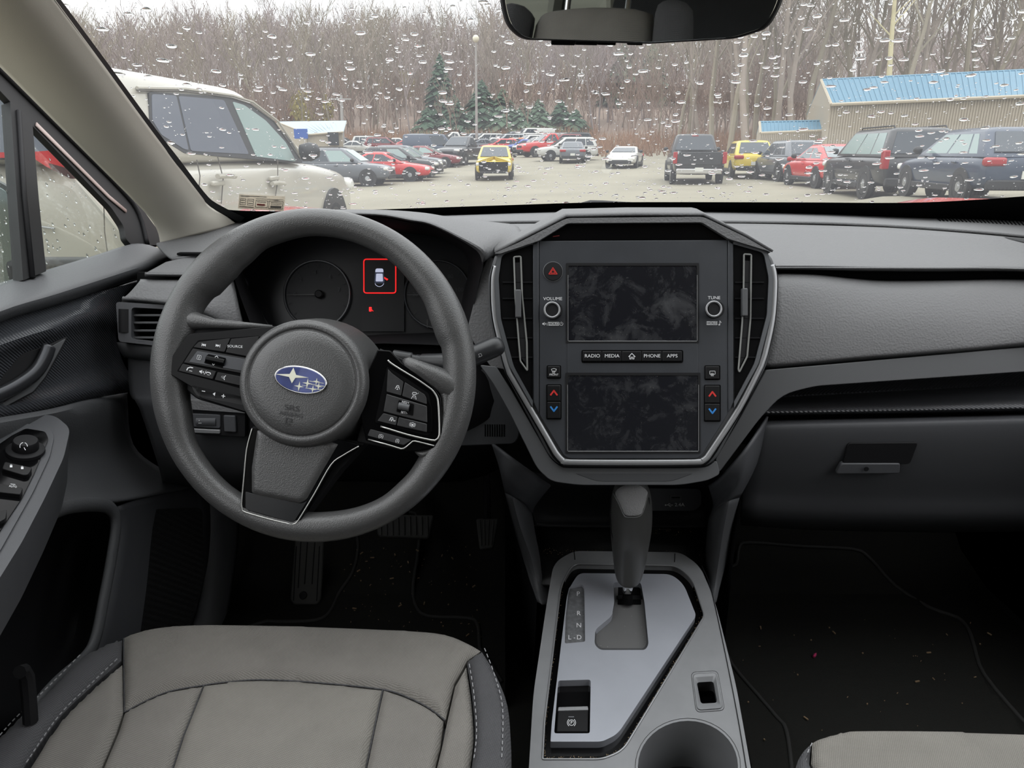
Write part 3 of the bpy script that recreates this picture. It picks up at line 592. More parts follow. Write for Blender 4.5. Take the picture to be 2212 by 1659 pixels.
icon([('l', ell(0, 0, 6, 6, 16) + [(6, 0)], 1.3), rect(-3, -2, 3, 3), ('l', arc(0, 0, 8.5, -40, 40), 1), ('l', arc(0, 0, 8.5, 140, 220), 1)], WP, 891, 917.5, .75, white, r4, H2 + .0004, 10)
text('(S)', WP, 823, 942, 7.5, white, r5, .0172, 10); text('(I)', WP, 858.5, 952, 7.5, white, r5, .0172, 10)
# --- lower spoke
panel('lower_bezel', WP, rnd([(546, 925, 2), (530, 975, 8), (519, 1092, 5), (526, 1108, 5), (634, 1137, 5), (648, 1126, 6), (718, 1004, 8), (778, 962, 2), (700, 940, 2)], 5), gloss, sw, .0135, .014, .003)
trimline(crom([(545, 925), (533, 970), (527, 1030), (521.5, 1090)], 4) + crom([(523, 1099), (529, 1106), (580, 1121), (630, 1133)], 4) + crom([(637, 1131), (645, 1123), (680, 1065), (715, 1004), (742, 983), (775, 964)], 4), .0008, .0145)
panel('lower_scoop', WP, rnd([(530, 1062, 3), (545, 1066, 3), (652, 1088, 3), (664, 1082, 3), (634, 1129, 6), (530, 1100, 6)], 4), mat('piano black scoop', (24, 24, 25), .2), sw, .015, .004, .0015)
pillow('lower_pad', rnd([(556, 930, 2), (544, 1010, 6), (544, 1064, 5), (556, 1070, 4), (648, 1087, 6), (662, 1079, 6), (695, 1020, 6), (730, 960, 2), (640, 930, 2)], 4), lambda x, y: WP.at(x, y, .0145), leather, sw, 6, .0035, 14, .008, WP.n)
# --- hub with the airbag cover
hc = WP.at(652, 826, .028)
ab = MB().lathe([(0, .0022), (.02, .0021), (.04, .0016), (.0545, .0004), (.0556, -.0006), (.0564, -.0016), (.0574, -.0016), (.0582, -.0006), (.0592, .0004), (.0625, -.0001), (.0655, -.0018), (.0675, -.005), (.0692, -.012), (.0735, -.035), (.0785, -.062), (.080, -.078)], hc, WP.n, 64, True).build('airbag_cover', leather, sw, smooth=60)
HP = Pl(hc + WP.n * .002, WP.n)
em = lambda a, b_, cx=649, cy=820.5: ell(cx, cy, a, b_, 40, math.radians(11))
panel('emblem_rim', HP, em(58, 30), chrome, sw, .0022, .003, .001)
emb = panel('emblem', HP, em(54.5, 26.8), mat('blue enamel', (44, 58, 118), .22, coat=.5, var=.25, vscale=60), sw, .0026, .002, .0005)
def star(x, y, L, R_, T, B_): return [(x - L, y), (x - 3.2 * L / 36, y - 2.6 * T / 17), (x, y - T), (x + 3.6 * R_ / 34, y - 2.2 * T / 17), (x + R_, y), (x + 3.2 * R_ / 34, y + 2.6 * B_ / 15), (x, y + B_), (x - 3.6 * L / 36, y + 2.2 * B_ / 15)]
pale = mat('pale silver star', (222, 222, 205), .3, metal=.3)
big = star(0, 0, 38, 35, 18, 16); big = [(p[0] * (1.0 if i % 2 == 0 else 2.0), p[1] * (1.0 if i % 2 == 0 else 1.25)) for i, p in enumerate(big)]
icon([big], HP, 632, 812, 1, pale, emb, .0030, 6, 'star')
for x, y, q in ((664, 828, 1.1), (683.5, 824, .8), (688, 834.5, .9), (675.5, 840.5, .9), (646, 834.5, 1.1)):
    s_ = star(0, 0, 10, 10, 10, 10); s_ = [(p[0] * (1 if i % 2 == 0 else 1.8), p[1] * (1 if i % 2 == 0 else 1.0)) for i, p in enumerate(s_)]
    icon([s_], HP, x, y, q, pale, emb, .0030, 8, 'star')
icon([('l', [(668, 823), (699, 828)], 1), ('l', [(672, 830), (701, 834.5)], 1), ('l', [(660, 838), (697, 842)], 1), ('l', [(652, 832), (664, 834)], .7)], HP, 0, 0, 1, pale, emb, .0029, 0, 'line')
dk = mat('embossed lettering', (44, 44, 45), .5)
text('SRS', HP, 630, 882, 12, dk, sw, .0012, 8, 1.35); text('AIRBAG', HP, 628, 895.5, 8.5, dk, sw, .0010, 8, 1.3)
icon([('l', [(-5, -7), (-5, 5), (3, 7)], 2.2), ('l', [(-2, -6), (7, -5), (6, 1), (0, 1)], 2.2)], HP, 622, 910, 1, dk, sw, .0008, 8)
# wiper stalk
st = thing('wiper_stalk', Dp(895, 778, .86), 'black wiper stalk reaching right from the steering column', 'stalk')
sp = [(850, 770, .87, 15), (880, 776, .868, 16), (888, 777, .868, 16), (890, 777, .868, 12), (898, 779, .868, 12.5), (900, 779, .868, 13.5), (908, 780, .867, 13.5), (910, 780, .867, 16), (945, 786, .866, 23), (965, 789, .865, 27), (975, 788, .865, 28), (990, 782, .866, 26), (1010, 773, .868, 23), (1035, 764, .87, 22), (1066, 751, .872, 22), (1078, 747, .873, 20), (1085, 745, .873, 15), (1089, 743.5, .873, 7)]
MB().tube([Dp(x, y, d) for x, y, d, r in sp], [r / FPX * d for x, y, d, r in sp], 20).build('lever', mat('satin black stalk', (44, 45, 47), .36, bump=('noise', 2200, .08, .0003)), st, smooth=50)
stP = Pl(Dp(1000, 770, .8455), (0, -1, .05)); stP2 = Pl(Dp(965, 770, .845), (0, -1, .25))
for (x, y, rr) in ((967, 766, -60), (970, 776, -60), (976, 788, -55)): icon([('l', ell(0, 0, 3, 2.4, 8) + [(3, 0)], 1), ('l', [(5, -2), (5, 3)], 1)], stP2, x, y, .9, white, st, 0, rr)
icon([('l', [(-3, -3), (3, -3), (4, 3), (-2, 4), (-3, -3)], .9), ('l', [(-5, 4), (-2, 2)], .9)], stP, 1037, 767, .9, white, st, 0, -20)
# ================================================================== centre display and its frame
DP = Pl(Dp(1368, 750, .92), (0, -math.cos(math.radians(18.5)), math.sin(math.radians(18.5))))
cs = thing('centre_display', DP.at(1368, 1000), 'portrait centre display panel with two dusty dark screens, knobs and side vents', 'display panel')
# frame layers, outermost first
outer = rnd([(1070, 546, 14), (1150, 520, 4), (1222, 478, 10), (1520, 476, 10), (1590, 512, 4), (1668, 550, 14), (1683, 600, 14), (1680, 680, 10), (1658, 790, 20), (1550, 990, 16), (1528, 1008, 16), (1212, 1008, 16), (1186, 986, 16), (1088, 800, 20), (1058, 690, 10), (1054, 600, 14)], 8, 5)
panel('surround', DP, outer, charcoal, cs, .002, .05, .004)
lowtrim = rnd([(1036, 788, 6), (1072, 792, 4), (1104, 842, 10), (1190, 992, 12), (1214, 1010, 12), (1528, 1010, 12), (1548, 994, 6), (1556, 1024, 8), (1530, 1038, 14), (1470, 1048, 20), (1250, 1048, 20), (1190, 1040, 16), (1160, 1012, 16), (1100, 890, 20), (1066, 830, 14)], 6)
panel('lower_surround', DP, lowtrim, charcoal, cs, .0, .04, .007)
panel('lower_surround_scoop_shade', DP, rnd([(1240, 1022, 8), (1500, 1022, 8), (1450, 1040, 14), (1290, 1040, 14)], 8), mat('matte charcoal shade', (62, 63, 65), .5), cs, .0004, .002, .0004)  # flat plate; the scoop's shade is put into a darker charcoal
# hood over the top
panel('top_hood', DP, rnd([(1066, 548, 6), (1120, 524, 4), (1224, 471, 12), (1519, 468, 12), (1610, 512, 4), (1668, 546, 6), (1656, 541, 2), (1574, 516, 4), (1516, 480, 6), (1226, 482, 6), (1164, 520, 4), (1080, 548, 2)], 5), soft, cs, .012, .035, .004)
hb = [[(1070, 548, .95), (1120, 522, .955), (1224, 469, .975), (1370, 466, .975), (1519, 466, .975), (1610, 510, .955), (1668, 545, .95)], [(1066, 552, 1.05), (1112, 522, 1.1), (1224, 474, 1.2), (1370, 470, 1.2), (1519, 471, 1.2), (1614, 509, 1.1), (1666, 547, 1.05)]]
hf = [Yp(*p) for p in hb[0]]; sheet('hood_roof', [hf, [p + V((0, .10, -.004)) for p in hf], [V((XC + (p.x - XC) * .94, p.y + .22, 1.085)) for p in hf]], soft, cs, 1, 4, .003)
panel('hood_glass', DP, rnd([(1166, 519, 2), (1226, 483, 6), (1516, 481, 6), (1573, 517, 2)], 4), gloss, cs, .006, .006, .001)
icon([('l', [(1195, 511), (1208, 509)], 2)], DP, 0, 0, 1, mat('dark red mark', (92, 30, 30), .3), cs, .0064)  # short dark red line on the glossy top piece
# bright U trim and the black groove beside it
def band(name, pts, r, m, h, flat=.6): MB().tube([DP.at(x, y, h) for x, y in pts], r, 8, False, (DP.n, flat)).build(name, m, cs, smooth=180)
upath = crom([(1072, 575), (1066, 610), (1070, 688), (1092, 780)], 5) + crom([(1100, 806), (1148, 888), (1200, 978)], 5) + crom([(1208, 988), (1216, 995), (1230, 998), (1370, 999), (1500, 998), (1518, 995), (1528, 988)], 4) + crom([(1536, 976), (1596, 884), (1644, 790)], 5) + crom([(1652, 766), (1668, 690), (1673, 608), (1667, 572)], 5)
band('satin_trim', upath, .0041, satin, .004, .5)
gpath = [(x + (x - 1369) / 1369 * 22 * (1 if y < 985 else .3), y + (9 if y > 960 else max(0, (y - 780) / 180 * 6))) for x, y in upath]
band('groove', gpath, .0018, void, .0042)
# fascia plate
fas = rnd([(1164.5, 520, 2), (1572, 518, 2), (1573, 894, 3), (1516, 985, 12), (1504, 991, 8), (1230, 991, 8), (1218, 985, 12), (1165, 896, 3)], 4)
panel('fascia', DP, fas, fascia, cs, .006, .012, .001)
dust = mat('dusty dark screen glass', (24, 25, 29), .3)
t = dust.node_tree; bs = t.nodes['Principled BSDF']; co = nn(t, 'ShaderNodeTexCoord').outputs['Object']
n1 = nn(t, 'ShaderNodeTexNoise'); n1.inputs['Scale'].default_value = 34; n1.inputs['Detail'].default_value = 12; n1.inputs['Roughness'].default_value = .72; n1.inputs['Distortion'].default_value = .5; t.links.new(co, n1.inputs['Vector'])
n2 = nn(t, 'ShaderNodeTexVoronoi'); n2.inputs['Scale'].default_value = 330; t.links.new(co, n2.inputs['Vector'])
r1_ = nn(t, 'ShaderNodeMapRange'); r1_.inputs['From Min'].default_value = .48; r1_.inputs['From Max'].default_value = .74; t.links.new(n1.outputs['Fac'], r1_.inputs['Value'])
sp_ = math_node(t, 'MULTIPLY', math_node(t, 'LESS_THAN', n2.outputs['Distance'], .10), math_node(t, 'GREATER_THAN', n1.outputs['Fac'], .5))
mxc = nn(t, 'ShaderNodeMixRGB'); mxc.inputs[1].default_value = lin((24, 25, 30)); mxc.inputs[2].default_value = lin((56, 57, 60)); t.links.new(r1_.outputs[0], mxc.inputs[0])
mx2 = nn(t, 'ShaderNodeMixRGB'); mx2.inputs[2].default_value = lin((120, 118, 112)); t.links.new(sp_, mx2.inputs[0]); t.links.new(mxc.outputs[0], mx2.inputs[1]); t.links.new(mx2.outputs[0], bs.inputs['Base Color'])
rr_ = nn(t, 'ShaderNodeMapRange'); rr_.inputs['To Min'].default_value = .22; rr_.inputs['To Max'].default_value = .55; t.links.new(r1_.outputs[0], rr_.inputs['Value']); t.links.new(rr_.outputs[0], bs.inputs['Roughness'])
for y0, y1, x0, x1 in ((574, 736, 1228, 1505), (811, 974, 1227, 1508)):
    panel('screen_frame', DP, rnd(rect(x0 - 5, y0 - 6, x1 + 5, y1 + 5), 2), deep, cs, .0072, .003, .0006, holes=[rnd(rect(x0, y0, x1, y1), 2)])
    s_ = panel('screen', DP, rect(x0, y0, x1, y1), dust, cs, .0064, .001, 0)
    b = MB()   # pale grey line under and beside each screen
    b.tube([DP.at(x0, y1 + 1, .0072), DP.at(x1, y1 + 1, .0072)], .0006, 6); b.tube([DP.at(x0 - 1, y0 + 20, .0072), DP.at(x0 - 1, y1, .0072)], .0004, 6); b.tube([DP.at(x1 + 1, y0 + 20, .0072), DP.at(x1 + 1, y1, .0072)], .0004, 6)
    b.build('pale_edge_line', mat('grey edge line', (120, 121, 122), .5), s_)
mid_ = panel('button_bar', DP, rnd([(1226, 740, 3), (1507, 740, 3), (1509, 806, 3), (1225, 806, 3)], 3), fascia, cs, .0068, .002, .0006)
panel('button_bar_well', DP, rnd([(1256, 756, 4), (1476, 756, 4), (1476, 784, 5), (1256, 784, 5)], 4), void, cs, .0072, .001, 0)
xs = [1258.5, 1300.5, 1343.5, 1386.5, 1430.5, 1474]
for i, nm in enumerate(('RADIO', 'MEDIA', None, 'PHONE', 'APPS')):
    k = panel('button', DP, rnd(rect(xs[i], 758.5, xs[i + 1] - .8, 780.5), 2), btn, cs, .0092, .004, .0009)
    if nm: text(nm, DP, (xs[i] + xs[i + 1]) / 2, 769, 7.6, white, k, .0096, 0, 1.05)
    else: icon([('l', [(-7, 1), (0, -6), (7, 1)], 1.4), ('l', [(-4.5, 0), (-4.5, 6), (-1.5, 6), (-1.5, 2), (1.5, 2), (1.5, 6), (4.5, 6), (4.5, 0)], 1.3)], DP, 1365, 769.5, 1, white, k, .0096)
# hazard switch, knobs
hz = MB().lathe([(.0118, -.001), (.0118, .0015), (.0112, .0024), (.0, .003)], DP.at(1194.5, 586.5, .006), DP.n, 32).build('hazard_switch', deep, cs)
MB().tube([DP.at(*p, .0062) for p in ell(1194.5, 586.5, 20.5, 20.5, 40)], .0006, 6, True).build('switch_ring', satin, cs)
icon([('l', [(-9, 6), (0, -8), (9, 6), (-9, 6)], 1.5), ('l', [(-5, 3.6), (0, -4), (5, 3.6), (-5, 3.6)], 1.2)], DP, 1194.5, 586, 1, redp, hz, .0096)
for x, y, nm in ((1193, 669, 'VOLUME'), (1542.5, 667, 'TUNE')):
    MB().lathe([(.0106, 0), (.0103, .012), (.0098, .0134), (.0076, .0134), (.0076, .0128), (0, .0128)], DP.at(x + (3 if x < 1300 else -1), y + 3, .006), DP.n, 36).build('rotary_knob', deep, cs)
    MB().tube([DP.at(*p, .0195) for p in ell(x - .5, y + .5, 16, 16, 40)], .0014, 8, True).build('knob_ring', satin, cs, smooth=180)
    text(nm, DP, x + (1 if x < 1300 else 0), 645.5 if x < 1300 else 643.5, 7, white, cs, .0064, 0, 1.1)
def hold(x, y, w_=24):
    panel('label_tag', DP, rnd(rect(x - w_ / 2, y - 4, x + w_ / 2, y + 4), 2), white, cs, .0064, .0005, 0); text('HOLD', DP, x, y, 5.6, void, cs, .0067, 0, 1.15)
hold(1196, 699.5); icon([[(-5, -2), (-2, -2), (1, -5), (1, 5), (-2, 2), (-5, 2)], ('l', [(3, -2), (6, 2)], 1.1), ('l', [(3, 2), (6, -2)], 1.1), ('l', [(8, 5), (11, -5)], 1)], DP, 1175.5, 699.5, .8, white, cs, .0064)
icon([('l', arc(0, 0, 4, -50, 230, 12), 1.1), ('l', [(0, -5), (0, 0)], 1.1)], DP, 1212.5, 699.5, .9, white, cs, .0064)
hold(1538, 698); icon([('l', [(0, 4), (0, -5), (3, -1)], 1.2), ell(-1.5, 3.5, 2, 1.6, 8)], DP, 1555, 698, 1, white, cs, .0064)
for x0, x1, ys, tag_ in ((1183, 1210, (791, 816, 832, 867, 904), 'FRONT'), (1524, 1554, (791, 819, 833, 871, 909), None)):
    def bt(y0, y1, dx=0):
        return panel('button', DP, rnd(rect(x0 - dx, y0, x1 + dx, y1), 2), btn, cs, .009, .004, .001)
    panel('button_well', DP, rnd(rect(x0 - 2, ys[0] - 2, x1 + 2, ys[1] + 2), 3), void, cs, .0064, .001, 0); panel('button_well', DP, rnd(rect(x0 - 3, ys[2] - 2, x1 + 3, ys[4] + 2), 3), void, cs, .0064, .001, 0)
    a = bt(ys[0], ys[1]); xc = (x0 + x1) / 2
    wv = [('l', [(k - 1, 0), (k, 2), (k - 1, 4), (k, 7)], .9) for k in (-2.5, 0, 2.5)]
    if tag_:
        icon([('l', [(-6, -4), (0, -5.5), (6, -4), (4.5, 1), (-4.5, 1), (-6, -4)], 1)] + wv, DP, xc, 801, .9, white, a, .0094); text('FRONT', DP, xc, 809.5, 4.4, white, a, .0094)
    else: icon([('l', rnd(rect(-6.5, -5, 6.5, 3), 1.5) + [(-6.5, -5)], 1)] + wv, DP, xc, 806, .9, white, a, .0094)
    u = bt(ys[2], ys[3], 1); d = bt(ys[3] + 1, ys[4], 1)
    icon([('l', [(-6, 4), (0, -4), (6, 4)], 3)], DP, xc, (ys[2] + ys[3]) / 2 - 1, 1.15, redp, u, .0094); icon([('l', [(-6, -4), (0, 4), (6, -4)], 3)], DP, xc, (ys[3] + ys[4]) / 2 - 2, 1.15, bluep, d, .0094)
# side vents
for side in (0, 1):
    if side == 0:
        op = [(1151, 527, 3), (1084, 550, 10), (1077, 600, 10), (1082, 688, 8), (1110, 792, 10), (1151, 866, 3)]
        bar = [(1110, 555), (1125, 554), (1128, 640), (1138, 740), (1139, 801), (1124, 780), (1120, 730), (1113, 640)]; tab = rect(1113, 625, 1126, 686); cx0, cx1 = 1086, 1150
        inner = [(1151, 527), (1158, 525), (1164, 520), (1164, 894), (1158, 882), (1152, 868)]
    else:
        op = [(1584, 527, 3), (1650, 546, 10), (1661, 600, 10), (1657, 680, 8), (1630, 785, 10), (1586, 868, 3)]
        bar = [(1607, 549), (1623, 550), (1621, 690), (1614, 770), (1597, 804), (1595, 798), (1603, 700), (1606, 640)]; tab = rect(1604, 622, 1616, 683); cx0, cx1 = 1588, 1650
        inner = [(1584, 527), (1578, 522), (1573, 518), (1573, 892), (1580, 880), (1585, 868)]
    q = rnd(op, 8); panel('vent_cavity', DP, q, void, cs, .0055, .004, 0)
    fl_ = rnd([(op[0][0], op[0][1] - 6, 3)] + [(x + (-9 if side == 0 else 9), y - (3 if i < 1 else 0), r) for i, (x, y, r) in enumerate(op[1:5])] + [(op[5][0], op[5][1] + 14, 3)], 8)
    panel('vent_frame', DP, fl_, mat('satin grey vent trim', (92, 94, 97), .38, metal=.3), cs, .0075, .004, .0015, holes=[q])
    panel('vent_slat', DP, inner, fascia, cs, .0075, .006, .001)
    b = MB(); br = rnd(bar, 3); b.tube([DP.at(x, y, .0085) for x, y in br], .0011, 6, True); b.build('vent_vane', mat('grey vane edge', (128, 129, 126), .45), cs)
    panel('vent_vane', DP, inset(br, .9), deep, cs, .0070, .002, 0)
    panel('vent_tab', DP, rnd(tab, 3), charcoal, cs, .015, .008, .0015)
    for k, y in enumerate((610, 645, 688, 730, 772)):
        xa = cx0 + (0 if k < 3 else (k - 2) * 9) if side == 0 else cx0; xb = cx1 if side == 0 else cx1 - (0 if k < 3 else (k - 2) * 9)
        MB().box((DP.at(xa, y, .0062) + DP.at(xb, y, .0062)) / 2, (DP.at(xa, y) - DP.at(xb, y)).length, .002, .0012).build('vent_louvre', deep, cs)

# ================================================================== centre console
CP = Pl(Yp(1360, 1300, .896), (0, -math.sin(math.radians(6)), math.cos(math.radians(6))))
con = thing('centre_console', V((.154, .75, .40)), 'grey centre console with shift gate, parking brake switch and cup holder', 'console')
grit_grey = mat('satin grey console plastic', (126, 127, 129), .42, bump=('noise', 1300, .12, .0004), var=.06, vscale=30, spec=.6)
shell = rnd([(1180, 1310, 30), (1196, 1215, 40), (1240, 1190, 16), (1470, 1193, 16), (1512, 1222, 40), (1545, 1300, 30), (1590, 1480, 30), (1640, 1760, 4), (1660, 1900, 4), (1120, 1900, 4), (1140, 1700, 4), (1152, 1500, 30)], 20, 6)
cup = ell(1486, 1655, 108, 98, 40)
tray = rnd([(1496, 1456), (1548, 1453), (1562, 1530), (1506, 1534)], 10)
pan = rnd([(1212, 1262, 30), (1238, 1218, 16), (1462, 1222, 20), (1496, 1252, 20), (1522, 1330, 8), (1345, 1622, 30), (1300, 1640, 14), (1172, 1640, 3), (1176, 1560, 4)], 8, 5)
panel('shell', CP, shell, grit_grey, con, 0, .22, .008, holes=[cup, tray, pan])
well = mat('piano black recess', (14, 14, 15), .14)
rimw_ = MB(); a_ = CP.map(pan, 0); b_ = CP.map(inset(pan, .975), -.009); rimw_.rings([a_, b_], False, False); rimw_.build('panel_recess', well, con, smooth=30, recalc=False)
panel('panel_recess_floor', CP, inset(pan, 1.0), well, con, -.009, .004, 0)
MB().tube(CP.map(pan, .0004), .0012, 6, True).build('panel_rim', satin, con, smooth=180)
plate = rnd([(1226, 1276, 20), (1250, 1238, 12), (1450, 1240, 18), (1477, 1262, 18), (1504, 1330, 8), (1334, 1586, 24), (1300, 1602, 10), (1189, 1602, 3), (1192, 1560, 3)], 8, 5)
gate = rnd([(1325, 1258, 6), (1384, 1258, 6), (1392, 1300, 6), (1401, 1392, 10), (1394, 1404, 8), (1296, 1404, 8), (1284, 1392, 8), (1286, 1360, 8), (1322, 1330, 8), (1327, 1300, 6)], 6)
ind = rnd([(1229, 1268, 6), (1258, 1262, 4), (1262, 1270, 3), (1264, 1386, 4), (1220, 1390, 4), (1222, 1330, 4)], 4)
pbr = rnd([(1206, 1470), (1276, 1468), (1274, 1584), (1197, 1584)], 5)
PH = .0008
gate_panel = mat('satin silver-grey gate panel', (170, 173, 181), .28, metal=.25, var=.05, vscale=14)
t = gate_panel.node_tree; bs = t.nodes['Principled BSDF']
panel('gate_panel', CP, plate, gate_panel, con, PH, .010, .002, holes=[gate, ind, pbr])
MB().rings([CP.map(gate, PH), CP.map(inset(gate, .94), -.009)], False, False).build('gate_wall', charcoal, con, recalc=False)
panel('gate_floor', CP, gate, mat('grey gate floor', (98, 98, 98), .5), con, -.0085, .003, 0)
panel('gate_slot', CP, rnd([(1336, 1258), (1383, 1258), (1385, 1306), (1334, 1306)], 2), void, con, -.0081, .001, 0)
panel('gate_cover', CP, rnd([(1332, 1286, 2), (1390, 1286, 2), (1390, 1294, 2), (1332, 1294, 2)], 1), deep, con, -.0075, .002, .0005)
strip = panel('gear_indicator', CP, ind, mat('dusty grey indicator', (98, 99, 101), .5, var=.25, vscale=160), con, -.003, .004, 0)
MB().rings([CP.map(ind, PH), CP.map(ind, -.003)], False, False).build('indicator_wall', deep, con, recalc=False)
for s_, x, y in (('P', 1249, 1283), ('R', 1250, 1325), ('N', 1250.5, 1351), ('L', 1230.5, 1377), ('D', 1251, 1377)): text(s_, CP, x, y, 10, white, strip, -.0026, 0, 1.1)
text('-', CP, 1241, 1377, 10, white, strip, -.0026)
MB().rings([CP.map(pbr, PH), CP.map(inset(pbr, .96), -.016)], False, False).build('brake_well_wall', gloss, con, recalc=False)
panel('brake_well', CP, pbr, gloss, con, -.0155, .003, 0)
ps = panel('parking_brake_switch', CP, rnd([(1205, 1535, 3), (1271, 1533, 3), (1270, 1580, 3), (1202, 1580, 3)], 3), btn, con, .0015, .014, .002)
panel('switch_lip', CP, rnd([(1206, 1527, 2), (1270, 1525, 2), (1271, 1533, 2), (1205, 1535, 2)], 2), satin, ps, .0012, .01, .001)
icon([('l', ell(0, 0, 6, 6, 18) + [(6, 0)], 1.1), ('l', arc(0, 0, 9, -50, 50), 1.2), ('l', arc(0, 0, 9, 130, 230), 1.2)], CP, 1234.5, 1561, 1, white, ps, .0019); text('P', CP, 1234.5, 1561, 7, white, ps, .0019)
icon([rect(-6, -.8, 6, .8)], CP, 1234, 1548.5, 1, grey_print, ps, .0019)
# small open pocket and cup holder
MB().rings([CP.map(inset(tray, 1.12), .0005), CP.map(inset(tray, 1.06), -.001), CP.map(tray, -.001)], False, False).build('pocket_shadow_line', deep, con, recalc=False)
ti = inset(tray, .98); t2 = rnd([(1505, 1474), (1541, 1472), (1549, 1518), (1514, 1520)], 4)
MB().rings([CP.map(inset(tray, 1.04), -.001), CP.map(ti, .0016), CP.map(rnd([(1499, 1463), (1546, 1460), (1556, 1525), (1509, 1528)], 6), .001), CP.map([(x, y) for x, y in rnd([(1505, 1474), (1541, 1472), (1549, 1518), (1514, 1520)], 6)], -.004)], False, False).build('pocket_rim', grit_grey, con, recalc=False)
MB().rings([CP.map(t2, -.004), CP.map(inset(t2, .92), -.03)], False, True).build('pocket_well', gloss, con, recalc=False)
MB().rings([CP.map(ell(1486, 1655, 114, 104, 40), .0008), CP.map(cup, -.004), CP.map(inset(cup, .98), -.03), CP.map(inset(cup, .95), -.075)], False, True).build('cup_holder', mat('soft black cup well', (40, 41, 42), .6), con, recalc=False, smooth=60)
MB().tube(CP.map(crom([(1516, 1222), (1535, 1270), (1560, 1380), (1590, 1530), (1612, 1660), (1625, 1760)], 4), .0005), .0006, 5).build('seam_line', deep, con)
for x0, y0, x1, y1 in ((1240, 1191, 1242, 1209), (1458, 1196, 1457, 1214)): MB().tube(CP.map([(x0, y0), (x1, y1)], .0002), .0006, 5).build('seam_line', deep, con)
# grit caught in the recess and on the panel
random.seed(3); b = MB(); rim_pts = resample(inset(pan, .985), 3)
for _ in range(520):
    x, y = random.choice(rim_pts); x += random.gauss(0, 1.6); y += random.gauss(0, 1.6); s_ = random.choice((.0003, .0004, .0006, .0008))
    b.box(CP.at(x, y, -.0075 + random.random() * .003), s_, s_, s_, Matrix.Rotation(random.random() * 3, 3, 'Z'))
b.build('crumbs', mat('pale grit', (150, 128, 100), .9, var=.5, vscale=900), con, smooth=0, kind='stuff')
b = MB()
for _ in range(260):
    x, y = random.uniform(1190, 1500), random.uniform(1240, 1600)
    if inpoly(x, y, plate) and not inpoly(x, y, pbr): h_ = -.003 if inpoly(x, y, ind) else (-.0083 if inpoly(x, y, gate) else PH); s_ = random.choice((.0002, .00025, .0004)); b.box(CP.at(x, y, h_ + .0002), s_, s_, s_)
b.build('dust_specks', mat('pale dust', (205, 205, 200), .9), con, smooth=0, kind='stuff')
# side bolsters, storage tray, back wall, lower sides
for s_, rows in ((0, [[(1062, 960, .93), (1100, 985, .90), (1160, 1030, .90), (1190, 1050, .96)], [(1078, 1010, .95), (1092, 1030, .90), (1140, 1070, .93), (1158, 1090, 1.03)],
                      [(1090, 1064, .97), (1106, 1072, .93), (1134, 1090, .97), (1150, 1110, 1.05)], [(1106, 1130, .99), (1124, 1140, .955), (1150, 1158, 1.0), (1160, 1170, 1.05)], [(1126, 1200, .99), (1148, 1206, .965), (1168, 1220, 1.0), (1176, 1230, 1.03)], [(1142, 1250, .97), (1160, 1256, .955), (1180, 1260, .97), (1190, 1265, 1.0)], [(1160, 1300, .93), (1170, 1304, .92), (1184, 1304, .93), (1194, 1300, .95)]]),
                 (1, [[(1660, 900, .95), (1620, 960, .90), (1560, 1030, .90), (1530, 1050, .96)], [(1636, 1000, .95), (1604, 1030, .90), (1570, 1060, .93), (1540, 1090, 1.03)],
                      [(1598, 1075, .97), (1575, 1082, .93), (1550, 1096, .97), (1530, 1120, 1.05)], [(1585, 1140, .99), (1562, 1150, .955), (1538, 1165, 1.0), (1524, 1175, 1.05)], [(1572, 1210, .99), (1552, 1215, .965), (1530, 1222, 1.0), (1518, 1232, 1.03)], [(1558, 1258, .97), (1545, 1262, .955), (1528, 1262, .97), (1516, 1265, 1.0)], [(1548, 1300, .93), (1540, 1304, .92), (1526, 1304, .93), (1516, 1300, .95)]])):
    R_ = [[Yp(*p) for p in r] for r in rows]
    sheet('bolster', R_[2:], softblack, con, 4, 4, .003); sheet('upper_bolster', R_[:3], black, con, 4, 4, .003)
ty0, ty1 = 1.13, .99
bt_ = [[(1100, 1010, 1.12), (1250, 1030, 1.14), (1500, 1030, 1.14), (1620, 1010, 1.12)], [(1140, 1080, 1.12), (1190, 1110, 1.15), (1480, 1110, 1.15), (1560, 1090, 1.12)], [(1155, 1132, 1.1), (1180, 1140, 1.13), (1490, 1142, 1.13), (1530, 1140, 1.1)]]
sheet('storage_back', rowsY(bt_), deep, con, 3, 3)
trayP = mat('worn black storage mat', (30, 30, 30), .45, bump=('noise', 300, .3, .001), var=.5, vscale=28)
sheet('storage_floor', rowsY([[(1158, 1138, 1.13), (1340, 1142, 1.13), (1520, 1146, 1.13)], [(1160, 1180, 1.05), (1340, 1180, 1.05), (1520, 1182, 1.05)], [(1170, 1262, .955), (1340, 1262, .955), (1520, 1262, .955)]]), trayP, con, 3, 3)
b = MB()
for _ in range(500):
    x = random.gauss(1210, 35) if random.random() < .45 else random.uniform(1165, 1515); y = random.choice((random.gauss(1150, 6), random.uniform(1142, 1200)))
    if not (1160 < x < 1518 and 1141 < y < 1215): continue
    s_ = random.choice((.0004, .0005, .0007)) * (3 if random.random() < .006 else 1); yy = 1.13 - (y - 1142) / 40 * .08; p = Yp(x, y, yy); b.box(p + V((0, 0, .0006)), s_ * 1.3, s_, s_)
b.build('crumbs', mat('pale grit', (150, 128, 100), .9), con, smooth=0, kind='stuff')
uP = Pl(Yp(1460, 1080, 1.125), (0, -.93, .36))
panel('usb_panel', uP, rnd([(1340, 1054), (1515, 1056), (1516, 1092), (1500, 1104), (1340, 1104)], 10), black, con, 0, .006, .001)
us = panel('usb_port', uP, rnd(rect(1447, 1070, 1473, 1084), 2), charcoal, con, .002, .004, .0004, holes=[rect(1450, 1073, 1470, 1081)])
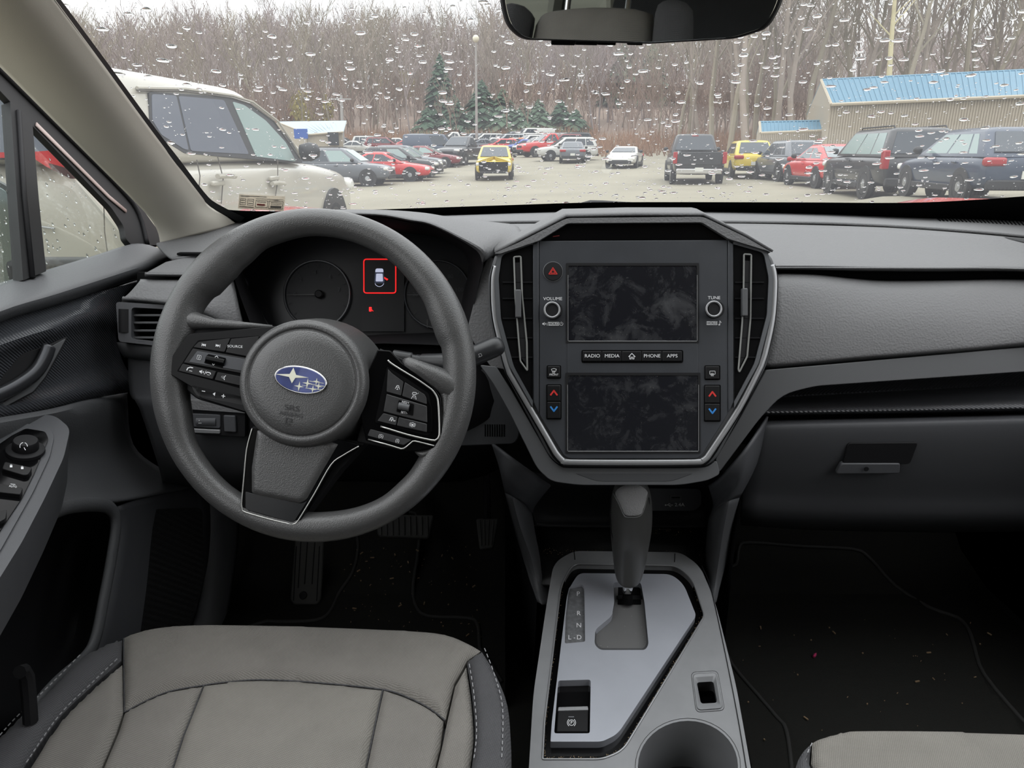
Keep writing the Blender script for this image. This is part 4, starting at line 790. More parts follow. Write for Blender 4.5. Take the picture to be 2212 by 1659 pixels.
panel('usb_tongue', uP, rect(1451, 1073.5, 1469, 1076), void, us, .001, .003, 0)
text('2.4A', uP, 1468, 1090.5, 7.5, white, con, .0006, 0, 1.1); icon([('l', [(-9, 0), (8, 0)], 1.2), ell(-9, 0, 2, 2, 8), ('l', [(-5, 0), (-1, -3.5), (2, -3.5)], 1.1), ('l', [(-2, 0), (1, 3.5), (4, 3.5)], 1.1)], uP, 1446, 1091, .9, white, con, .0006)
b = MB()
for s_ in (-1, 1):
    xa = [p for p in shell]
    L_ = [CP.at(x, y, -.02) for x, y in (((1182, 1310), (1155, 1500), (1143, 1660), (1120, 1900)) if s_ < 0 else ((1544, 1300), (1588, 1480), (1625, 1660), (1655, 1900)))]
    b.grid([L_, [V((p.x + s_ * .01, p.y, .37)) for p in L_]])
    L2 = [Yp(*p) for p in (((1090, 1064, .97), (1106, 1130, .99), (1126, 1200, .99), (1142, 1250, .97), (1160, 1300, .93)) if s_ < 0 else ((1598, 1075, .97), (1585, 1140, .99), (1572, 1210, .99), (1558, 1258, .97), (1548, 1300, .93)))]
    b.grid([L2, [V((p.x, p.y + .12, .37 + i * 0)) for i, p in enumerate(L2)]]); b.grid([[L2[0], L2[0] + V((0, .4, 0))], [V((L2[0].x, L2[0].y, .37)), V((L2[0].x, L2[0].y + .4, .37))]])
b.build('console_side', deep, con, smooth=0, recalc=False)

# ================================================================== gear selector
sh = thing('gear_selector', CP.at(1358, 1300, -.013), 'black and grey automatic gear selector knob standing in the gate', 'gear selector')
KP = lambda x, y, d: Dp(x, y, d)
sil = [(1045, 1365, 18, .985), (1050, 1365, 33, .985), (1058, 1365, 39, .987), (1072, 1364.5, 43.5, .99), (1090, 1364, 45.5, .995), (1115, 1363.5, 46.5, 1.0), (1140, 1363, 45.5, 1.005), (1165, 1361.5, 42.5, 1.012), (1190, 1360.5, 38.5, 1.02), (1208, 1360, 36, 1.024), (1225, 1359, 33, 1.028), (1240, 1358, 30, 1.03), (1250, 1357.5, 26, 1.03), (1256, 1357, 18, 1.03)]
loops = []
for y, x, r, d in sil:
    c = KP(x, y, d + .012); rx = r / FPX * d; ry = rx * .95
    loops.append([c + V((rx * (abs(math.cos(t)) ** .85) * (1 if math.cos(t) >= 0 else -1), ry * math.sin(t) * .9, ry * math.sin(t) * .42)) for t in [2 * pi * k / 28 for k in range(28)]])
knob_m = mat('satin dark grey knob', (74, 74, 73), .3, spec=.6)
MB().rings(loops).build('knob', knob_m, sh, smooth=180, sub=1)
def front(x, y, off=.0012):
    for i in range(len(sil) - 1):
        if sil[i][0] <= y <= sil[i + 1][0]:
            t = (y - sil[i][0]) / (sil[i + 1][0] - sil[i][0]); cx, r, d = [sil[i][k] * (1 - t) + sil[i + 1][k] * t for k in (1, 2, 3)]
            u = max(-1, min(1, (x - cx) / r)); rx = r / FPX * d
            return Dp(x, y, d + .012 - rx * .93 * math.sqrt(max(0, 1 - abs(u) ** 2.3)) - off)
    return Dp(x, y, sil[0][3])
pillow('grip_inlay', crom([(1330, 1062), (1345, 1050), (1366, 1046.5), (1385, 1050), (1399, 1063), (1396, 1080), (1391, 1098), (1386, 1111), (1366, 1114), (1350, 1111), (1342, 1095), (1334, 1078)], 3, True), lambda x, y: front(x, y, .0), mat('grained grip inlay', (168, 168, 168), .42, bump=('grain', 620, .8, .0013)), sh, 5, .0024, 7, .004, V((0, -.75, .65)))
for s_ in (-1, 1):
    MB().tube([front(1361 + s_ * q, y, .0002) for q, y in ((41, 1075), (43.5, 1110), (40, 1150), (30, 1190), (22, 1218))], .0006, 5).build('knob_seam', deep, sh)
    MB().tube([front(1360 + s_ * q, y, .0004) for q, y in ((35, 1205), (24, 1212), (17, 1216))], .0005, 5).build('knob_seam', mat('grey vane edge', (128, 129, 126), .45), sh)
MB().tube([front(1361 + q, y, .0006) for q, y in crom([(-36, 1066), (-26, 1085), (-14, 1112), (-6, 1117), (14, 1117), (26, 1110), (34, 1088), (38, 1068)], 4)], .0008, 6).build('inlay_trim', mat('satin knob trim', (130, 131, 131), .3, metal=.4), sh, smooth=180)
MB().tube([Dp(1357, 1245, 1.035), CP.at(1355, 1298, -.007)], [.0085, .0062], 16).build('shaft', chrome, sh, smooth=180)
MB().tube([CP.at(1356, 1284, .006), CP.at(1355, 1304, -.006)], [.0068, .0085], 14).build('shaft_boot', void, sh)
# ================================================================== seats
def fabric(name, c): return mat(name, c, .85, bump=('weave', 2300, .4, .0007), spec=.2, var=.05, vscale=25)
fab_l, fab_m, fab_d = fabric('light grey woven seat cloth', (128, 125, 119)), fabric('grey woven seat cloth', (124, 121, 116)), fabric('charcoal woven seat cloth', (80, 80, 82))
thread = mat('pale stitching thread', (150, 150, 152), .8)
def stitch(parent, mp, pts, h, L=9, gap=5, r=.0006):
    P = resample(crom(pts, 6), 2, False); b = MB(); i = 0
    while i + L / 2 < len(P):
        a, c = P[i], P[int(min(i + L / 2, len(P) - 1))]; b.tube([mp(*a) + h, mp(*c) + h], r, 4); i += int((L + gap) / 2)
    b.build('stitching', thread, parent, smooth=0, kind='stuff')
def seatback(root, cx, y0, back_w=.235):
    def bp(u, s, d): return V((cx + u, y0 - .30 * s - d * .88, .70 + .62 * s + d * -.42))
    for nm, m, ws_, ss in (('backrest', fab_m, [(-.16, .16)], None), ('backrest_bolster', fab_d, [(-.25, -.155), (.155, .25)], None)):
        for a, c in ws_:
            loops = []
            for s in (0, .08, .3, .6, .85, .97, 1.0):
                k = 1 - .18 * s ** 2; th = .055 + .03 * (1 - s); e = .02 if s in (0, 1.0) else 0; ext = .035 if nm != 'backrest' else 0
                loops.append([bp(a * k + e * .5, s, .0 - ext + e), bp((a + c) / 2 * k, s, -.018 - ext + e), bp(c * k - e * .5, s, 0 - ext + e), bp(c * k, s, th), bp((a + c) / 2 * k, s, th + .01), bp(a * k, s, th)])
            MB().rings(loops).build(nm, m, root, smooth=180, sub=1)
    for s_ in (-1, 1): MB().tube([bp(s_ * .065, .97, .04), bp(s_ * .065, 1.22, .035)], .006, 10).build('headrest_post', chrome, root)
    loops = []
    for s in (1.17, 1.19, 1.28, 1.4, 1.47, 1.49):
        k = .75 if s in (1.17, 1.49) else 1
        loops.append([bp(.135 * k * math.cos(t), s, .035 + .055 * k * math.sin(t)) for t in [2 * pi * q / 14 for q in range(14)]])
    MB().rings(loops).build('headrest', fab_d, root, smooth=180, sub=1)
    MB().box((cx, y0 - .02, .60), .40, .44, .1).build('seat_base', deep, root, bev=.02)
    for s_ in (-1, 1): MB().box((cx + s_ * .19, y0 + .05, .46), .04, .5, .16).build('seat_rail', deep, root, bev=.006)
SPl = Pl((-.2, .75, .69), (0, -.13, .99)); smp = lambda x, y: SPl.at(x, y)
seat = thing('driver_seat', V((-.21, .3, .38)), 'driver seat of light and charcoal grey woven cloth behind the steering wheel', 'car seat')
top = crom([(267, 1379), (294, 1368), (341, 1357), (419, 1351), (524, 1351), (682, 1355), (891, 1364), (965, 1373), (1012, 1392), (1038, 1407)], 4)
arcp = crom([(962, 1557), (928, 1531), (881, 1507), (826, 1490), (682, 1475), (561, 1469), (482, 1475), (440, 1481), (367, 1494), (315, 1515), (270, 1539)], 4)
up_ = V((0, -.13, .99))
def seatpanel(nm, pts, m, puff, edge, skirt, root=seat, mp=smp): return pillow(nm, pts, mp, m, root, 9, puff, edge, skirt, up_)
seatpanel('cushion_front', top + [(1009, 1428), (981, 1478)] + arcp + [(268, 1436)], fab_m, .008, 30, .012)
seatpanel('cushion_insert', crom([(270, 1541), (315, 1517), (367, 1496), (438, 1484)], 4) + [(395, 1590), (352, 1720), (320, 1820), (180, 1820), (222, 1665), (256, 1585)], fab_m, .007, 22, .012)
seatpanel('cushion_centre', crom([(441, 1483), (482, 1477), (561, 1471), (682, 1477), (825, 1492)], 4) + [(807, 1573), (789, 1660), (760, 1820), (324, 1820), (356, 1720), (398, 1590)], fab_l, .008, 26, .012)
seatpanel('cushion_insert', crom([(829, 1492), (881, 1510), (928, 1534), (958, 1559)], 4) + [(951, 1615), (940, 1659), (915, 1820), (764, 1820), (793, 1660), (811, 1573)], fab_m, .007, 20, .012)
seatpanel('cushion_bolster', crom([(264, 1437), (199, 1494), (131, 1563), (66, 1660)], 4) + [(-10, 1820), (176, 1820), (219, 1662), (252, 1583), (266, 1540)], fab_m, .010, 30, .012)
seatpanel('cushion_bolster', crom([(1007, 1442), (1017, 1510), (1023, 1594), (1015, 1662)], 4) + [(985, 1820), (919, 1820), (944, 1659), (956, 1610), (966, 1560), (983, 1484)], fab_m, .010, 16, .012)
lob = crom([(264, 1383), (178, 1423), (105, 1499), (31, 1567), (-60, 1660)], 4) + [(-150, 1820), (-18, 1820)] + crom([(50, 1660), (131, 1548), (199, 1483), (262, 1428)], 4)
seatpanel('cushion_bolster_side', lob, fab_d, .012, 34, .012)
rob = crom([(1041, 1409), (1070, 1457), (1096, 1525), (1104, 1615), (1104, 1660)], 4) + [(1095, 1820), (988, 1820)] + crom([(1018, 1662), (1026, 1594), (1020, 1510), (1010, 1442), (1011, 1430)], 4)
seatpanel('cushion_bolster_side', rob, fab_d, .012, 26, .012)
sil_ = crom([(-150, 1820), (-60, 1660), (31, 1567), (105, 1499), (178, 1423), (264, 1381)], 3) + top + crom([(1041, 1409), (1070, 1457), (1096, 1525), (1104, 1615), (1104, 1660), (1095, 1820)], 3)
P_ = [smp(*p) for p in sil_]
MB().grid([P_, [p + V((0, .006, -.05)) for p in P_], [p + V((0, -.02, -.16)) for p in P_]]).build('cushion_skirt', fab_d, seat, smooth=180)
MB().prism([p + V((0, 0, -.012)) for p in P_], V((0, -.13, .99)), .08).build('cushion_core', fab_d, seat, smooth=0)
hN = up_ * .0085
stitch(seat, smp, [(256, 1432), (199, 1487), (131, 1555), (60, 1658)], up_ * .0065); stitch(seat, smp, [(178, 1430), (112, 1497), (40, 1567), (0, 1612)], up_ * .011)
stitch(seat, smp, [(1014, 1446), (1024, 1510), (1030, 1594), (1023, 1659)], up_ * .0085); stitch(seat, smp, [(1047, 1418), (1070, 1480), (1086, 1550), (1084, 1659)], up_ * .0125)
for q in (arcp, [(440, 1482), (397, 1590), (354, 1720)], [(827, 1491), (809, 1573), (791, 1660)], [(267, 1380), (268, 1436), (269, 1540)]):
    MB().tube([smp(*p) + up_ * .0004 for p in q], .0009, 6).build('seam', fab_d, seat, smooth=180)
seatback(seat, -.21, .13)
SP2 = Pl((.52, .606, .68), (0, -.13, .99)); smp2 = lambda x, y: SP2.at(x, y)
seat2 = thing('passenger_seat', V((.52, .2, .38)), 'passenger seat of light grey woven cloth, only its front corner in view', 'car seat')
t2_ = crom([(1755, 1606), (1772, 1597), (1821, 1584), (1859, 1580), (1970, 1580), (2212, 1587), (2420, 1594), (2520, 1612)], 4)
seatpanel('cushion_front', t2_ + [(2560, 1660), (2420, 1720), (2100, 1712), (1860, 1716), (1800, 1760), (1775, 1700), (1752, 1650)], fab_l, .008, 26, .012, seat2, smp2)
seatpanel('cushion_centre', [(1862, 1720), (2100, 1716), (2420, 1724), (2500, 1900), (1830, 1900)], fab_l, .008, 26, .012, seat2, smp2)
seatpanel('cushion_bolster_side', crom([(1752, 1608), (1735, 1625), (1722, 1648), (1712, 1690)], 4) + [(1690, 1900), (1825, 1900), (1796, 1762), (1770, 1700), (1748, 1652)], fab_d, .010, 24, .012, seat2, smp2)
seatpanel('cushion_bolster_side', [(2524, 1614), (2600, 1680), (2650, 1900), (2505, 1900), (2425, 1724), (2562, 1664)], fab_d, .010, 24, .012, seat2, smp2)
sil2 = [(1690, 1900)] + crom([(1712, 1690), (1722, 1648), (1735, 1625), (1755, 1606)], 3) + t2_[1:] + [(2600, 1680), (2650, 1900)]; P2 = [smp2(*p) for p in sil2]
MB().grid([P2, [p + V((0, .006, -.05)) for p in P2], [p + V((0, -.02, -.16)) for p in P2]]).build('cushion_skirt', fab_d, seat2, smooth=180)
MB().prism([p + V((0, 0, -.012)) for p in P2], V((0, -.13, .99)), .08).build('cushion_core', fab_d, seat2, smooth=0)
stitch(seat2, smp2, [(1752, 1614), (1742, 1636), (1738, 1660)], up_ * .006)
seatback(seat2, .52, -.02)

# ================================================================== driver's door
dr = thing('door_panel', V((-.58, .9, .45)), 'black driver door panel with carbon-pattern trim, armrest switches and speaker grille', 'car door')
def rowsX(rows):   # rows that reach the frame's edge carry on rearwards along the door
    out = []
    for r in rows:
        q = [Xp(*p) for p in r]
        if r[0][0] == -140: q = [q[0] + V((q[0].x - q[1].x, (q[0] - q[1]).y, (q[0] - q[1]).z)) * 1.6] + q
        out.append(q)
    return out
sheet('window_ledge', rowsX([[(-140, 658, -.645), (0, 611, -.64), (96, 584, -.635), (200, 553, -.63), (285, 527, -.62), (322, 529, -.605)], [(-140, 690, -.61), (0, 632, -.612), (110, 598, -.61), (225, 562, -.605), (310, 536, -.597), (345, 537, -.585)],
    [(-140, 722, -.575), (0, 656, -.58), (120, 618, -.58), (250, 577, -.575), (335, 549, -.567), (362, 546, -.56)], [(-140, 745, -.562), (0, 673, -.565), (126, 634, -.565), (256, 592, -.56), (335, 566, -.555), (365, 555, -.553)], [(-140, 765, -.57), (0, 690, -.572), (133, 650, -.572), (263, 606, -.567), (334, 580, -.56), (367, 562, -.557)], [(-140, 775, -.59), (0, 698, -.59), (136, 657, -.59), (266, 612, -.585), (335, 588, -.575), (368, 568, -.57)]]), softblack, dr, 4, 3)
carbon = mat('charcoal carbon-pattern trim', (66, 68, 72), .3, bump=('twill', 1300, .55, .0014), spec=.5)
sheet('carbon_trim', rowsX([[(-140, 772, -.592), (0, 696, -.592), (130, 656, -.592), (220, 630, -.587), (300, 604, -.582)], [(-140, 790, -.582), (0, 720, -.580), (120, 678, -.576), (190, 656, -.578), (270, 640, -.592)], [(-140, 812, -.560), (0, 746, -.562), (115, 708, -.558), (190, 684, -.567), (256, 690, -.600)],
    [(-140, 842, -.565), (0, 772, -.572), (113, 741, -.57), (190, 722, -.582), (245, 726, -.607)], [(-140, 882, -.575), (0, 840, -.58), (90, 830, -.577), (180, 800, -.583), (258, 778, -.604)], [(-140, 908, -.57), (0, 888, -.572), (105, 868, -.567), (195, 842, -.57), (283, 825, -.582)], [(-140, 920, -.585), (0, 902, -.585), (110, 882, -.58), (200, 856, -.58), (284, 842, -.59)]]), carbon, dr, 4, 4)
hP = Pl(Xp(60, 800, -.566), (.93, -.28, .2))
panel('handle_recess', hP, rnd([(-110, 815), (108, 744), (146, 727), (140, 745), (100, 816), (74, 848), (0, 888), (-110, 925)], 6), deep, dr, .002, .006, .001)
panel('recess_bevel', hP, rnd([(112, 748), (143, 731), (98, 814), (72, 846), (0, 884), (0, 874), (62, 836), (88, 804)], 4), charcoal, dr, .004, .004, .0012)
MB().tube([hP.at(x, y, .008) for x, y in crom([(106, 748), (98, 770), (80, 800), (50, 825), (0, 852), (-100, 890)], 4)], .0085, 10, False, (hP.n, .6)).build('inner_handle', mat('satin dark handle', (62, 63, 66), .25, metal=.5), dr, smooth=180)
icon([('l', rnd(rect(-2, -3, 2, 3), 1.5) + [(-2, -3)], .8)], hP, 105, 776, 1, white, dr, .0045, 30)
sheet('door_card', rowsX([[(-140, 912, -.60), (0, 900, -.60), (110, 884, -.59), (200, 860, -.59), (276, 848, -.595)], [(-140, 940, -.555), (20, 910, -.555), (120, 892, -.552), (200, 874, -.565), (276, 872, -.59)], [(-140, 1000, -.58), (100, 985, -.575), (180, 975, -.58), (230, 970, -.59), (288, 960, -.595)],
    [(-140, 1070, -.57), (110, 1060, -.565), (200, 1050, -.565), (270, 1040, -.57), (345, 1010, -.58)], [(-140, 1100, -.545), (110, 1094, -.54), (206, 1085, -.54), (280, 1078, -.545), (430, 1050, -.565)]]), softblack, dr, 4, 4)
aP = Pl(Xp(90, 960, -.525), (.28, -.12, .95))
ar = rnd([(-160, 1010), (-40, 930), (60, 892), (120, 898), (152, 925), (138, 988), (96, 1078), (47, 1172), (0, 1248), (-160, 1480)], 14, 6)
panel('armrest', aP, ar, black, dr, 0, .07, .012, )
panel('armrest_inlay', aP, rnd([(-160, 1060), (-20, 960), (50, 914), (104, 922), (118, 940), (108, 985), (72, 1062), (0, 1190), (-160, 1420)], 10), black, dr, .002, .01, .003)
swp = rnd([(-120, 1040), (26, 940), (56, 925), (98, 932), (105, 948), (75, 1021), (47, 1077), (0, 1147), (-120, 1320)], 6)
panel('switch_panel', aP, swp, gloss, dr, .0035, .004, .001)
MB().lathe([(.0185, 0), (.018, .003), (.0165, .004), (.0125, .0045), (.0120, .013), (.011, .0145), (0, .0145)], aP.at(55, 975, .0035), aP.n, 32).build('mirror_knob', deep, dr)
icon([('l', arc(0, 0, 8, 160, 260), 1.4), ('l', arc(0, 0, 8, 290, 360), 1.4), ('l', [(1, 3), (4, 8)], 1.2)], aP, 51, 964, 1, white, dr, .0182)
for q, ic in (([(10, 997), (70, 1010), (62, 1024), (52, 1026), (4, 1012)], 1), ([(-2, 1044), (50, 1054), (44, 1068), (-6, 1062)], 2), ([(-80, 1130), (15, 1100), (12, 1120), (-80, 1170)], 0)):
    k = panel('button', aP, rnd(q, 4), btn, dr, .008, .005, .0012)
    if ic == 1:
        for x in (24, 48): icon([rect(-3, 0, 3, 5), ('l', arc(0, 0, 2, 180, 360), 1)], aP, x, 1005 + (x - 24) * .16, .9, white, k, .0084)
    if ic == 2: text('AUTO', aP, 28, 1051, 4.5, white, k, .0084, 8); icon([('l', [(-5, 0), (5, 0)], 1)], aP, 28, 1046, 1, white, k, .0084, 8)
sheet('map_pocket', rowsX([[(-140, 1110, -.56), (120, 1100, -.555), (215, 1098, -.55), (252, 1106, -.548)], [(-140, 1200, -.63), (100, 1180, -.63), (200, 1170, -.62), (250, 1160, -.58)], [(-140, 1400, -.63), (80, 1390, -.63), (160, 1380, -.62), (226, 1330, -.57)], [(-140, 1620, -.58), (40, 1560, -.58), (120, 1500, -.57), (190, 1420, -.555)]]), deep, dr, 3, 3)
MB().tube([Xp(x, y, -.540) for x, y in crom([(100, 1112), (150, 1094), (210, 1090), (240, 1100), (250, 1135), (240, 1210), (225, 1290), (206, 1380), (180, 1425), (100, 1500), (0, 1640)], 5)], .0095, 10, False, (V((1, 0, 0)), .6)).build('pocket_edge', softblack, dr, smooth=180)
sheet('speaker_surround', rowsX([[(255, 1095, -.548), (330, 1070, -.555), (450, 1050, -.575)], [(258, 1150, -.552), (340, 1140, -.56), (455, 1150, -.575)], [(236, 1280, -.552), (330, 1270, -.56), (440, 1270, -.575)], [(196, 1420, -.552), (300, 1420, -.56), (400, 1400, -.575)], [(150, 1520, -.552), (280, 1540, -.56), (380, 1500, -.575)]]), black, dr, 3, 3)
gP_ = Pl(Xp(350, 1200, -.553), (.97, -.2, .12))
panel('speaker_grille', gP_, rnd([(284, 1118), (330, 1100), (438, 1096), (442, 1250), (418, 1340), (330, 1400), (250, 1385)], 14), mat('perforated black grille', (22, 22, 23), .6, bump=('weave', 2600, .9, .0012)), dr, .001, .004, .001)
sheet('sill_trim', rowsX([[(442, 1060, -.60), (480, 1080, -.575), (520, 1090, -.575)], [(443, 1180, -.585), (480, 1190, -.56), (512, 1200, -.565)], [(425, 1320, -.575), (460, 1330, -.55), (490, 1340, -.56)], [(380, 1440, -.575), (430, 1440, -.55), (460, 1440, -.56)]]), softblack, None, 3, 3).name = 'trim_5'
o = bpy.data.objects['trim_5']; tag(o, 'dark trim beside the driver footrest', kind='structure')
MB().tube([Xp(x, y, -.5) for x, y in ((42, 1452), (50, 1448), (58, 1462), (62, 1500), (66, 1560))], .007, 8).build('seat_lever', deep, seat)
# side glazing of the front door
SG = Pl((-.632, 1.0, 1.10), (1, 0, .30)); door_glass = side_glass
q_ = MB().prism(SG.map(rnd([(62, 262), (275, 515), (276, 532), (92, 592)], 4)), SG.n, .004).build('window_2', door_glass, smooth=0); tag(q_, 'small triangular rain-spotted quarter glass ahead of the door window', kind='structure')
q2 = MB().prism(SG.map([(-300, -120), (-60, 120), (36, 225), (58, 612), (-300, 750)]), SG.n, .004).build('window_3', door_glass, smooth=0); tag(q2, 'rain-spotted glass of the driver door', kind='structure')
panel('window_divider', SG, rnd([(22, 218, 4), (70, 262, 4), (84, 430, 20), (100, 586, 2), (50, 606, 2), (36, 420, 20)], 4), rubber, q_, .009, .014, .003)
MB().tube([SG.at(x, y, .0105) for x, y in ((40, 240), (52, 420), (70, 600))], .0035, 8).build('divider_seal', deep, q_, smooth=180)
sealp = rnd([(-90, 40, 2), (0, 140, 2), (100, 238, 6), (200, 338, 6), (300, 440, 6), (342, 498, 10), (350, 530, 4), (284, 530, 4), (272, 516, 6), (268, 490, 10), (240, 448, 10), (70, 272, 4), (28, 226, 4), (0, 196, 2), (-90, 100, 2)], 4)
panel('window_seal', SG, sealp, rubber, q_, .007, .010, .002)
MB().tube([SG.at(x, y, -.012) for x, y in ((-80, 88), (36, 214), (74, 265))], .006, 8, False, (SG.n, .4)).build('door_frame_edge', mat('pale sill edge', (168, 152, 146), .5), q_, smooth=180)
MB().tube([SG.at(x, y, .0085) for x, y in ((78, 268), (160, 350), (235, 425), (272, 456))], .0042, 8, False, (SG.n, .4)).build('door_frame_edge', mat('pale sill edge', (168, 152, 146), .5), q_, smooth=180)
MB().tube([SG.at(x, y, .009) for x, y in crom([(-60, 92), (40, 190), (150, 298), (260, 408), (300, 462), (318, 528)], 4)], .004, 8).build('window_seal_lip', deep, q_, smooth=180)
# outside mirror on the driver side
mP = Pl((-.9, 1.2, 1.12), (.12, -1, .02))
wm = thing('wing_mirror', V((-.9, 1.24, 1.0)), 'dark wing mirror seen through the driver door glass', 'mirror')
mo = rnd([(-300, 440), (-220, 386), (-20, 384), (26, 408), (46, 465), (52, 560), (38, 622), (-10, 644), (-260, 650)], 24, 6)
MB().rings([mP.map(mo, .004), mP.map(inset(mo, 1.03), -.02), mP.map(inset(mo, .98), -.06), mP.map(inset(mo, .7), -.10)]).build('housing', mat('dark grey mirror housing', (60, 66, 66), .4), wm, recalc=False)
panel('mirror_glass', mP, inset(mo, .93), mat('tinted mirror glass', (120, 130, 128), .05, metal=1), wm, .006, .004, .001)
MB().box((-.72, 1.22, 1.06), .22, .05, .04).build('mirror_arm', rubber, wm, bev=.01)

# ================================================================== rear-view mirror
MP = Pl(Dp(1388, 10, .645), (-.20, -.975, -.115))
rv = thing('rear_view_mirror', MP.at(1388, -10, -.02), 'black framed rear-view mirror at the top of the windscreen', 'mirror')
mo = rnd([(1076, -40, 20), (1082, 18, 20), (1094, 58, 24), (1126, 86, 20), (1400, 95, 10), (1590, 84, 20), (1660, 62, 24), (1690, 8, 24), (1702, -50, 20), (1640, -92, 40), (1400, -98, 20), (1130, -84, 40)], 20, 6)
MB().rings([MP.map(inset(mo, .985), .003), MP.map(mo, 0), MP.map(mo, -.010), MP.map(inset(mo, .9), -.024), MP.map(inset(mo, .4), -.032)]).build('housing', deep, rv, recalc=False, smooth=40)
panel('mirror_glass', MP, inset(mo, .965), mat('silvered mirror glass', (225, 228, 226), .015, metal=1), rv, .0038, .003, .0005)
for x0, x1 in ((1190, 1242), (1242, 1290), (1290, 1330), (1354, 1388)): panel('button', MP, rnd([(x0, 86), (x1, 88), (x1, 98), (x0, 97)], 3), gloss, rv, -.001, .01, .001)
MB().tube([MP.at(1388, -20, -.03), V((.16, .80, 1.50)), V((.154, .87, 1.515))], [.014, .013, .02], 12).build('stem', deep, rv)
# ================================================================== things on and near the windscreen
stk = thing('inspection_sticker', WSp(565, 438, .004), 'white inspection sticker in the lower corner of the windscreen above the steering wheel', 'sticker')
sq = [(517, 419), (616, 424), (613, 456), (514, 450)]
spaper = mat('sticker paper', (205, 200, 190), .7); tt = spaper.node_tree; tl = nn(tt, 'ShaderNodeBsdfTranslucent'); tl.inputs[0].default_value = lin((215, 208, 196)); ms = nn(tt, 'ShaderNodeMixShader'); tt.links.new(tt.nodes['Principled BSDF'].outputs[0], ms.inputs[1]); tt.links.new(tl.outputs[0], ms.inputs[2]); ms.inputs[0].default_value = .6; tt.links.new(ms.outputs[0], tt.nodes['Material Output'].inputs[0])

def wsq(u, v, off): a, b_, c, d = sq; x = (a[0] * (1 - u) + b_[0] * u) * (1 - v) + (d[0] * (1 - u) + c[0] * u) * v; y = (a[1] * (1 - u) + b_[1] * u) * (1 - v) + (d[1] * (1 - u) + c[1] * u) * v; return WSp(x, y, off)
MB().grid([[wsq(i / 6, j / 3, .004) for i in range(7)] for j in range(4)]).build('paper', spaper, stk, smooth=180, solid=.0003)
def print_(rects, m, off):
    b = MB()
    for u0, v0, u1, v1 in rects: b.add([wsq(u0, v0, off), wsq(u1, v0, off), wsq(u1, v1, off), wsq(u0, v1, off)], [(0, 1, 2, 3)])
    return b.build('printing', m, stk, smooth=0)
ink = mat('grey sticker print', (110, 108, 104), .8)
def frame(u0, v0, u1, v1, w1=.012, w2=.04): return [(u0, v0, u1, v0 + w2), (u0, v1 - w2, u1, v1), (u0, v0, u0 + w1, v1), (u1 - w1, v0, u1, v1)]
print_(frame(.03, .3, .16, .75) + frame(.19, .3, .33, .75) + frame(.37, .35, .64, .86) + frame(.66, .35, .97, .9) + [(.05, .4, .14, .46), (.05, .56, .14, .62), (.21, .42, .31, .47), (.21, .58, .31, .64), (.4, .45, .6, .5), (.7, .45, .94, .5), (.7, .56, .94, .6), (.7, .68, .94, .84), (.03, .1, .6, .15), (.03, .84, .34, .9), (.37, .24, .97, .28)], ink, .0045)
print_([(.4, .6, .58, .72)], mat('red sticker print', (170, 96, 90), .8), .0047)
wp = thing('windscreen_wiper', WSp(1290, 440, -.01), 'black wiper tip resting at the foot of the windscreen', 'wiper')
MB().tube([WSp(x, y, -.008) for x, y in ((1255, 440), (1275, 436.5), (1300, 437), (1345, 440), (1500, 447), (1700, 450))], [.002, .004, .004, .004, .004, .004], 6).build('blade', deep, wp)
MB().tube([WSp(x, y, -.016) for x, y in ((1320, 441), (1500, 446), (1720, 450))], [.003, .005, .006], 6).build('arm', deep, wp)
hd = MB(); rows = []
for y, zc, ze in ((1.38, 1.085, 1.118), (1.52, 1.085, 1.118), (1.62, 1.085, 1.128), (1.75, 1.078, 1.128), (1.95, 1.06, 1.113), (2.2, 1.03, 1.085), (2.45, .97, 1.02), (2.6, .86, .9)):
    rows.append([V((XC + q, max(y, yb(XC + q) + .05 + (y - 1.52) * .3), zc + (ze + ((.047 if y < 1.45 else .041 if y < 1.55 else .025 if y < 1.7 else .006 if y < 1.8 else -.014) if q > .7 else -.01 if q > .5 else 0) - zc) * min(1, abs(q) / .72) ** 2.2 if abs(q) < .8 else ze - .02 - (abs(q) - .8) * 1.8)) for q in (-.9, -.82, -.74, -.6, -.4, -.2, 0, .2, .4, .6, .74, .82, .9)])
o = sheet('hood', rows, redpaint, None, 2, 3, .004, smooth=180, away=(0, 1, 2)); tag(o, 'wet red bonnet of this car showing past the windscreen corners', 'car hood')
# ================================================================== footwells
def FL(x, y, h=0):
    p = Zp(x, y, .381 + h)
    if p.y <= 1.27: return p
    return RAMP.at(x, y, h)
RAMP = Pl((0, 1.27, .381), (0, -.22, .35))
def matt(name, pts, label):
    t = thing(name, FL(*pts[0]), label, 'floor mat'); B = crom(pts, 3, True)
    pillow('carpet_mat', B, lambda x, y: FL(x, y, .004), mat('black ribbed carpet mat', (40, 40, 38), .95, bump=('noise', 420, .7, .002), spec=.1), t, 14, .002, 8, .004)
    MB().tube([FL(x, y, .006) for x, y in B], .0035, 6, True).build('mat_binding', mat('mat binding', (48, 48, 47), .8), t, smooth=180); return t
m1 = matt('floor_mat', [(450, 1400), (560, 1346), (601, 1343), (680, 1340), (712, 1322), (734, 1278), (762, 1236), (774, 1180), (776, 1110), (896, 1108), (904, 1183), (893, 1260), (897, 1305), (924, 1331), (1010, 1335), (1032, 1350), (1036, 1400), (1040, 1500), (440, 1500)], 'black driver floor mat under the pedals')
